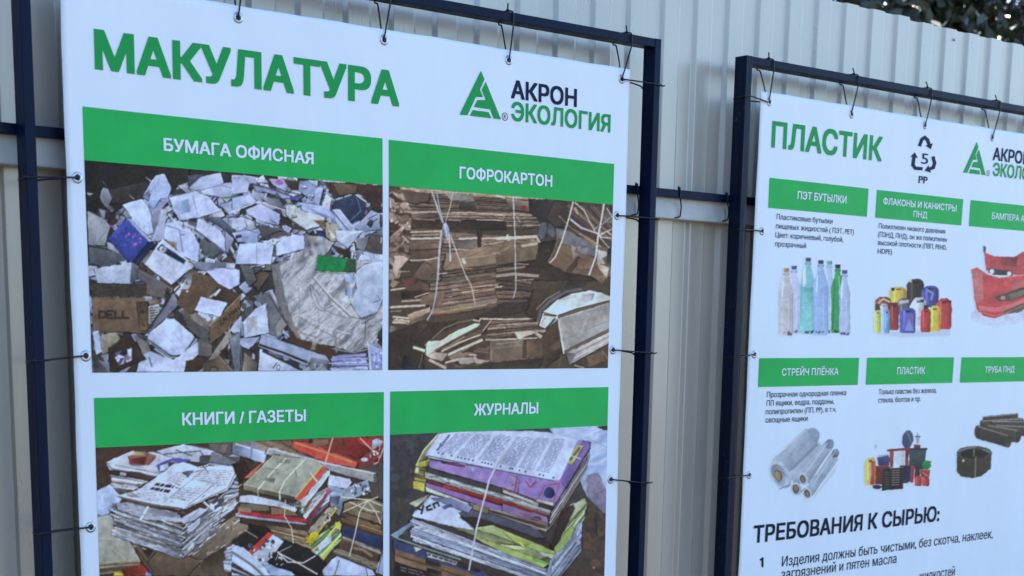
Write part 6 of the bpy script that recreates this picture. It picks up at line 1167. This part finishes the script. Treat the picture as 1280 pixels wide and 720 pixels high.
side_tie('black tie round the left post of the plastics banner beside the text about bottles', (952.5, 288.8), p2, pw2, -1, z_(927, 286.5), .003)
side_tie('black tie round the plastics banner\'s left post above the stretch film heading', (943.3, 443.1), p2, pw2, -1, z_(916, 446), .003)
side_tie('black tie round the left post of the plastics banner beside the printed film rolls', (936.4, 593.8), p2, pw2, -1, z_(909, 596.8), .003)
# ties lashing the crossbar to the fence rail
def lash(lab, px, ptop, pbot):
    A = W3(px, ptop, .043); B = W3(px + 1, pbot, .058)
    s = [Vector((A.x, .05, A.z + .012)), Vector((A.x, .0428, A.z + .003)), Vector((A.x, .0425, A.z - .006)), Vector((A.x + .001, .0425, A.z - .022)), Vector((B.x, .058, B.z + .030)), Vector((B.x, .060, B.z + .006)), Vector((B.x - .002, .061, B.z)), Vector((B.x - .016, .064, B.z - .0022)), Vector((B.x - .022, .075, B.z - .002))]
    tie(lab, [s], [((A.x, .047, A.z + .006), .0042, 1.2, 1, 1)], group='black ties lashing the crossbar to the fence rail')
lash('black tie looped over the crossbar and fence rail midway between the two frames', 850.2, 238.5, 271.5)
lash('black tie looped over crossbar and fence rail close against the plastics banner frame', 909.5, 245.5, 275.5)
lash('black tie over crossbar and fence rail in the gap right of the paper banner', 797.0, 234.0, 268)
# ---------------------------------------------------------------- ground
def ground_mat():
    m = bpy.data.materials.new('ground_gravel'); m.use_nodes = True; t = m.node_tree; b = t.nodes['Principled BSDF']
    tc = t.nodes.new('ShaderNodeTexCoord'); n = t.nodes.new('ShaderNodeTexNoise'); n.inputs['Scale'].default_value = 1.2; n.inputs['Detail'].default_value = 8
    v = t.nodes.new('ShaderNodeTexVoronoi'); v.inputs['Scale'].default_value = 60
    r = t.nodes.new('ShaderNodeValToRGB'); r.color_ramp.elements[0].position = .35; r.color_ramp.elements[0].color = (.16, .13, .09, 1); r.color_ramp.elements[1].position = .7; r.color_ramp.elements[1].color = (.34, .28, .20, 1)
    mx = t.nodes.new('ShaderNodeMix'); mx.data_type = 'RGBA'; mx.blend_type = 'MULTIPLY'; mx.inputs[0].default_value = .35
    t.links.new(tc.outputs['Object'], n.inputs['Vector']); t.links.new(tc.outputs['Object'], v.inputs['Vector'])
    t.links.new(n.outputs[0], r.inputs[0]); t.links.new(r.outputs[0], mx.inputs[6]); t.links.new(v.outputs['Distance'], mx.inputs[7]); t.links.new(mx.outputs[2], b.inputs['Base Color'])
    bp = t.nodes.new('ShaderNodeBump'); bp.inputs['Distance'].default_value = .01; t.links.new(v.outputs['Distance'], bp.inputs['Height']); t.links.new(bp.outputs[0], b.inputs['Normal'])
    b.inputs['Roughness'].default_value = .9; return m
gv = []; gf = []; n = 60; S = 900.0
ax_ = [math.copysign(abs(t) ** 3, t) * S for t in np.linspace(-1, 1, n)]
for yy in ax_:
    for xx in ax_:
        r = math.hypot(xx, yy); gv.append((xx, yy, .03 * math.sin(xx * .7) * math.cos(yy * .5) * min(1, max(0, (r - 6) / 20))))
for j in range(n - 1):
    for i in range(n - 1): gf.append((j * n + i, j * n + i + 1, (j + 1) * n + i + 1, (j + 1) * n + i))
g = add('ground', mesh('ground', gv, gf, True), ground_mat()); g['kind'] = 'structure'

# ---------------------------------------------------------------- trees beyond the fence
def leaf_mat(name, a, b):
    m = bpy.data.materials.new(name); m.use_nodes = True; t = m.node_tree; p = t.nodes['Principled BSDF']
    tc = t.nodes.new('ShaderNodeTexCoord'); n = t.nodes.new('ShaderNodeTexNoise'); n.inputs['Scale'].default_value = 9
    r = t.nodes.new('ShaderNodeValToRGB'); r.color_ramp.elements[0].position = .35; r.color_ramp.elements[0].color = (*a, 1); r.color_ramp.elements[1].position = .68; r.color_ramp.elements[1].color = (*b, 1)
    t.links.new(tc.outputs['Object'], n.inputs['Vector']); t.links.new(n.outputs[0], r.inputs[0]); t.links.new(r.outputs[0], p.inputs['Base Color'])
    p.inputs['Roughness'].default_value = .42; p.inputs['Specular IOR Level'].default_value = .25
    return m
LM = [leaf_mat('leaf_dark', (.016, .021, .009), (.06, .056, .027)), leaf_mat('leaf_olive', (.020, .025, .010), (.085, .07, .034))]
BK = mat('bark', (.07, .055, .042), .85, noise=(18, .4, (1, 1, .2), 0), bump=[(30, (1, 1, .2), .01)])
def leaf_cloud(pts, nl, size, seed):
    r = np.random.RandomState(seed); pts = np.asarray(pts); k = r.randint(0, len(pts), nl)
    c = pts[k, :3] + r.normal(0, 1, (nl, 3)) * pts[k, 3:4] * np.array([1, 1, .8])
    s = size * r.uniform(.6, 1.5, nl)
    u = r.normal(0, 1, (nl, 3)); u /= np.linalg.norm(u, axis=1)[:, None]
    w_ = r.normal(0, 1, (nl, 3)); w_ -= (w_ * u).sum(1)[:, None] * u; w_ /= np.linalg.norm(w_, axis=1)[:, None]
    h = np.cross(u, w_)
    q = np.stack([c - u * s[:, None], c + w_ * s[:, None] * .42 + h * s[:, None] * .12, c + u * s[:, None], c - w_ * s[:, None] * .42 + h * s[:, None] * .12], 1).reshape(-1, 3)
    f = np.arange(nl * 4).reshape(-1, 4); me = bpy.data.meshes.new('crown'); me.vertices.add(len(q)); me.vertices.foreach_set('co', q.ravel())
    me.loops.add(f.size); me.loops.foreach_set('vertex_index', f.ravel().astype(np.int32)); me.polygons.add(nl); me.polygons.foreach_set('loop_start', np.arange(0, f.size, 4, dtype=np.int32)); me.update(calc_edges=True)
    return me
def tree(x, y, h, rad, base, nl, seed, m, label, leaf=.075):
    r = random.Random(seed); T_ = empty('broadleaf_tree', (x, y, 0), label, 'tree', 'trees beyond the fence')
    bm = bmesh.new(); top = Vector((r.uniform(-.3, .3), r.uniform(-.3, .3), h * .8))
    tr = [Vector((0, 0, -.2)), Vector((.05, 0, base * .5)), Vector((r.uniform(-.15, .15), .1, base)), Vector((top.x * .6, top.y * .6, h * .6)), top]
    tube_bm(bm, tr, lambda t: .17 * (1 - t) ** .8 + .02, 10, 3); add('trunk', bm_mesh('trunk', bm, True), BK, T_, (0, 0, 0))
    pts = []; bl = bmesh.new()
    for i in range(26):
        f = r.uniform(.25, 1); z0 = base + (h * .8 - base) * f * .9; o = Vector((top.x * f * .7, top.y * f * .7, z0)); a = r.uniform(0, 6.28); L = rad * r.uniform(.55, 1.0) * (1.12 - .55 * f)
        e = o + Vector((math.cos(a) * L, math.sin(a) * L, r.uniform(.1, .9) * L * .8)); mid = o.lerp(e, .5) + Vector((0, 0, L * .12))
        tube_bm(bl, [o, mid, e], lambda t: .045 * (1 - t) + .008, 6, 2)
        for j in range(7):
            t = r.uniform(.35, 1.1); q = o.lerp(e, t) + Vector((r.uniform(-.3, .3), r.uniform(-.3, .3), r.uniform(-.25, .3))) * rad * .35
            pts.append((q.x, q.y, q.z, r.uniform(.10, .26) * rad * .45))
            if r.random() < .5: tube_bm(bl, [o.lerp(e, max(t - .15, .1)), q], lambda t: .014 * (1 - t) + .004, 5, 0)
    add('limb', bm_mesh('limb', bl, True), BK, T_, (0, 0, 0))
    add('crown', leaf_cloud(pts, nl, leaf, seed), LM[m], T_, (0, 0, 0))
    return T_
def ray(px, py, dist):
    v = _F + ((px - 640.0) / FPX) * _R - ((py - PPY) / FPX) * _U; v = v / math.hypot(v[0], v[1]) * dist
    return v[0], v[1] - D0, v[2] + EYE
for i, (px_, dist, h, rad, base, nl, m, lab) in enumerate((
        (1085, 15.0, 5.6, 2.3, 1.6, 15000, 0, 'dark dense tree rising just above the fence top, left of the bright sky gap'),
        (1215, 17.5, 6.2, 2.3, 1.8, 12000, 1, 'looser olive toned tree above the fence at the upper right corner'),
        (940, 18.0, 4.4, 2.2, 1.5, 8000, 0, 'low dark tree hidden behind the fence left of the others'),
        (1330, 15.5, 5.8, 2.0, 1.5, 9000, 1, 'tree beyond the fence standing just outside the right edge'),
        (1150, 24.0, 7.0, 3.0, 2.0, 4500, 0, 'farther dark tree filling the gap behind the nearer two'))):
    X_, Y_, _z = ray(px_, 20, dist)
    tree(X_, Y_, h, rad, base, nl, 40 + i, m, lab)

# unseen tree belt added behind the camera to darken what the glossy ribs reflect
_b = []; _r = random.Random(9)
for i in range(420):
    t = _r.uniform(0, 1); a = math.radians(180 + 8 + 70 * t); d = _r.uniform(11, 14.5)
    _b.append((math.cos(a) * d, -D0 + math.sin(a) * d, _r.uniform(.3, 5.4) * (.8 + .2 * math.sin(t * 19)), .45))
_m = leaf_cloud(_b, 22000, .20, 77); _m.name = 'added_tree_belt'
tag(add('added_tree_belt', _m, LM[0]), 'unseen tree belt added behind the viewer to darken the fence rib reflections', 'added unseen trees', kind='stuff')
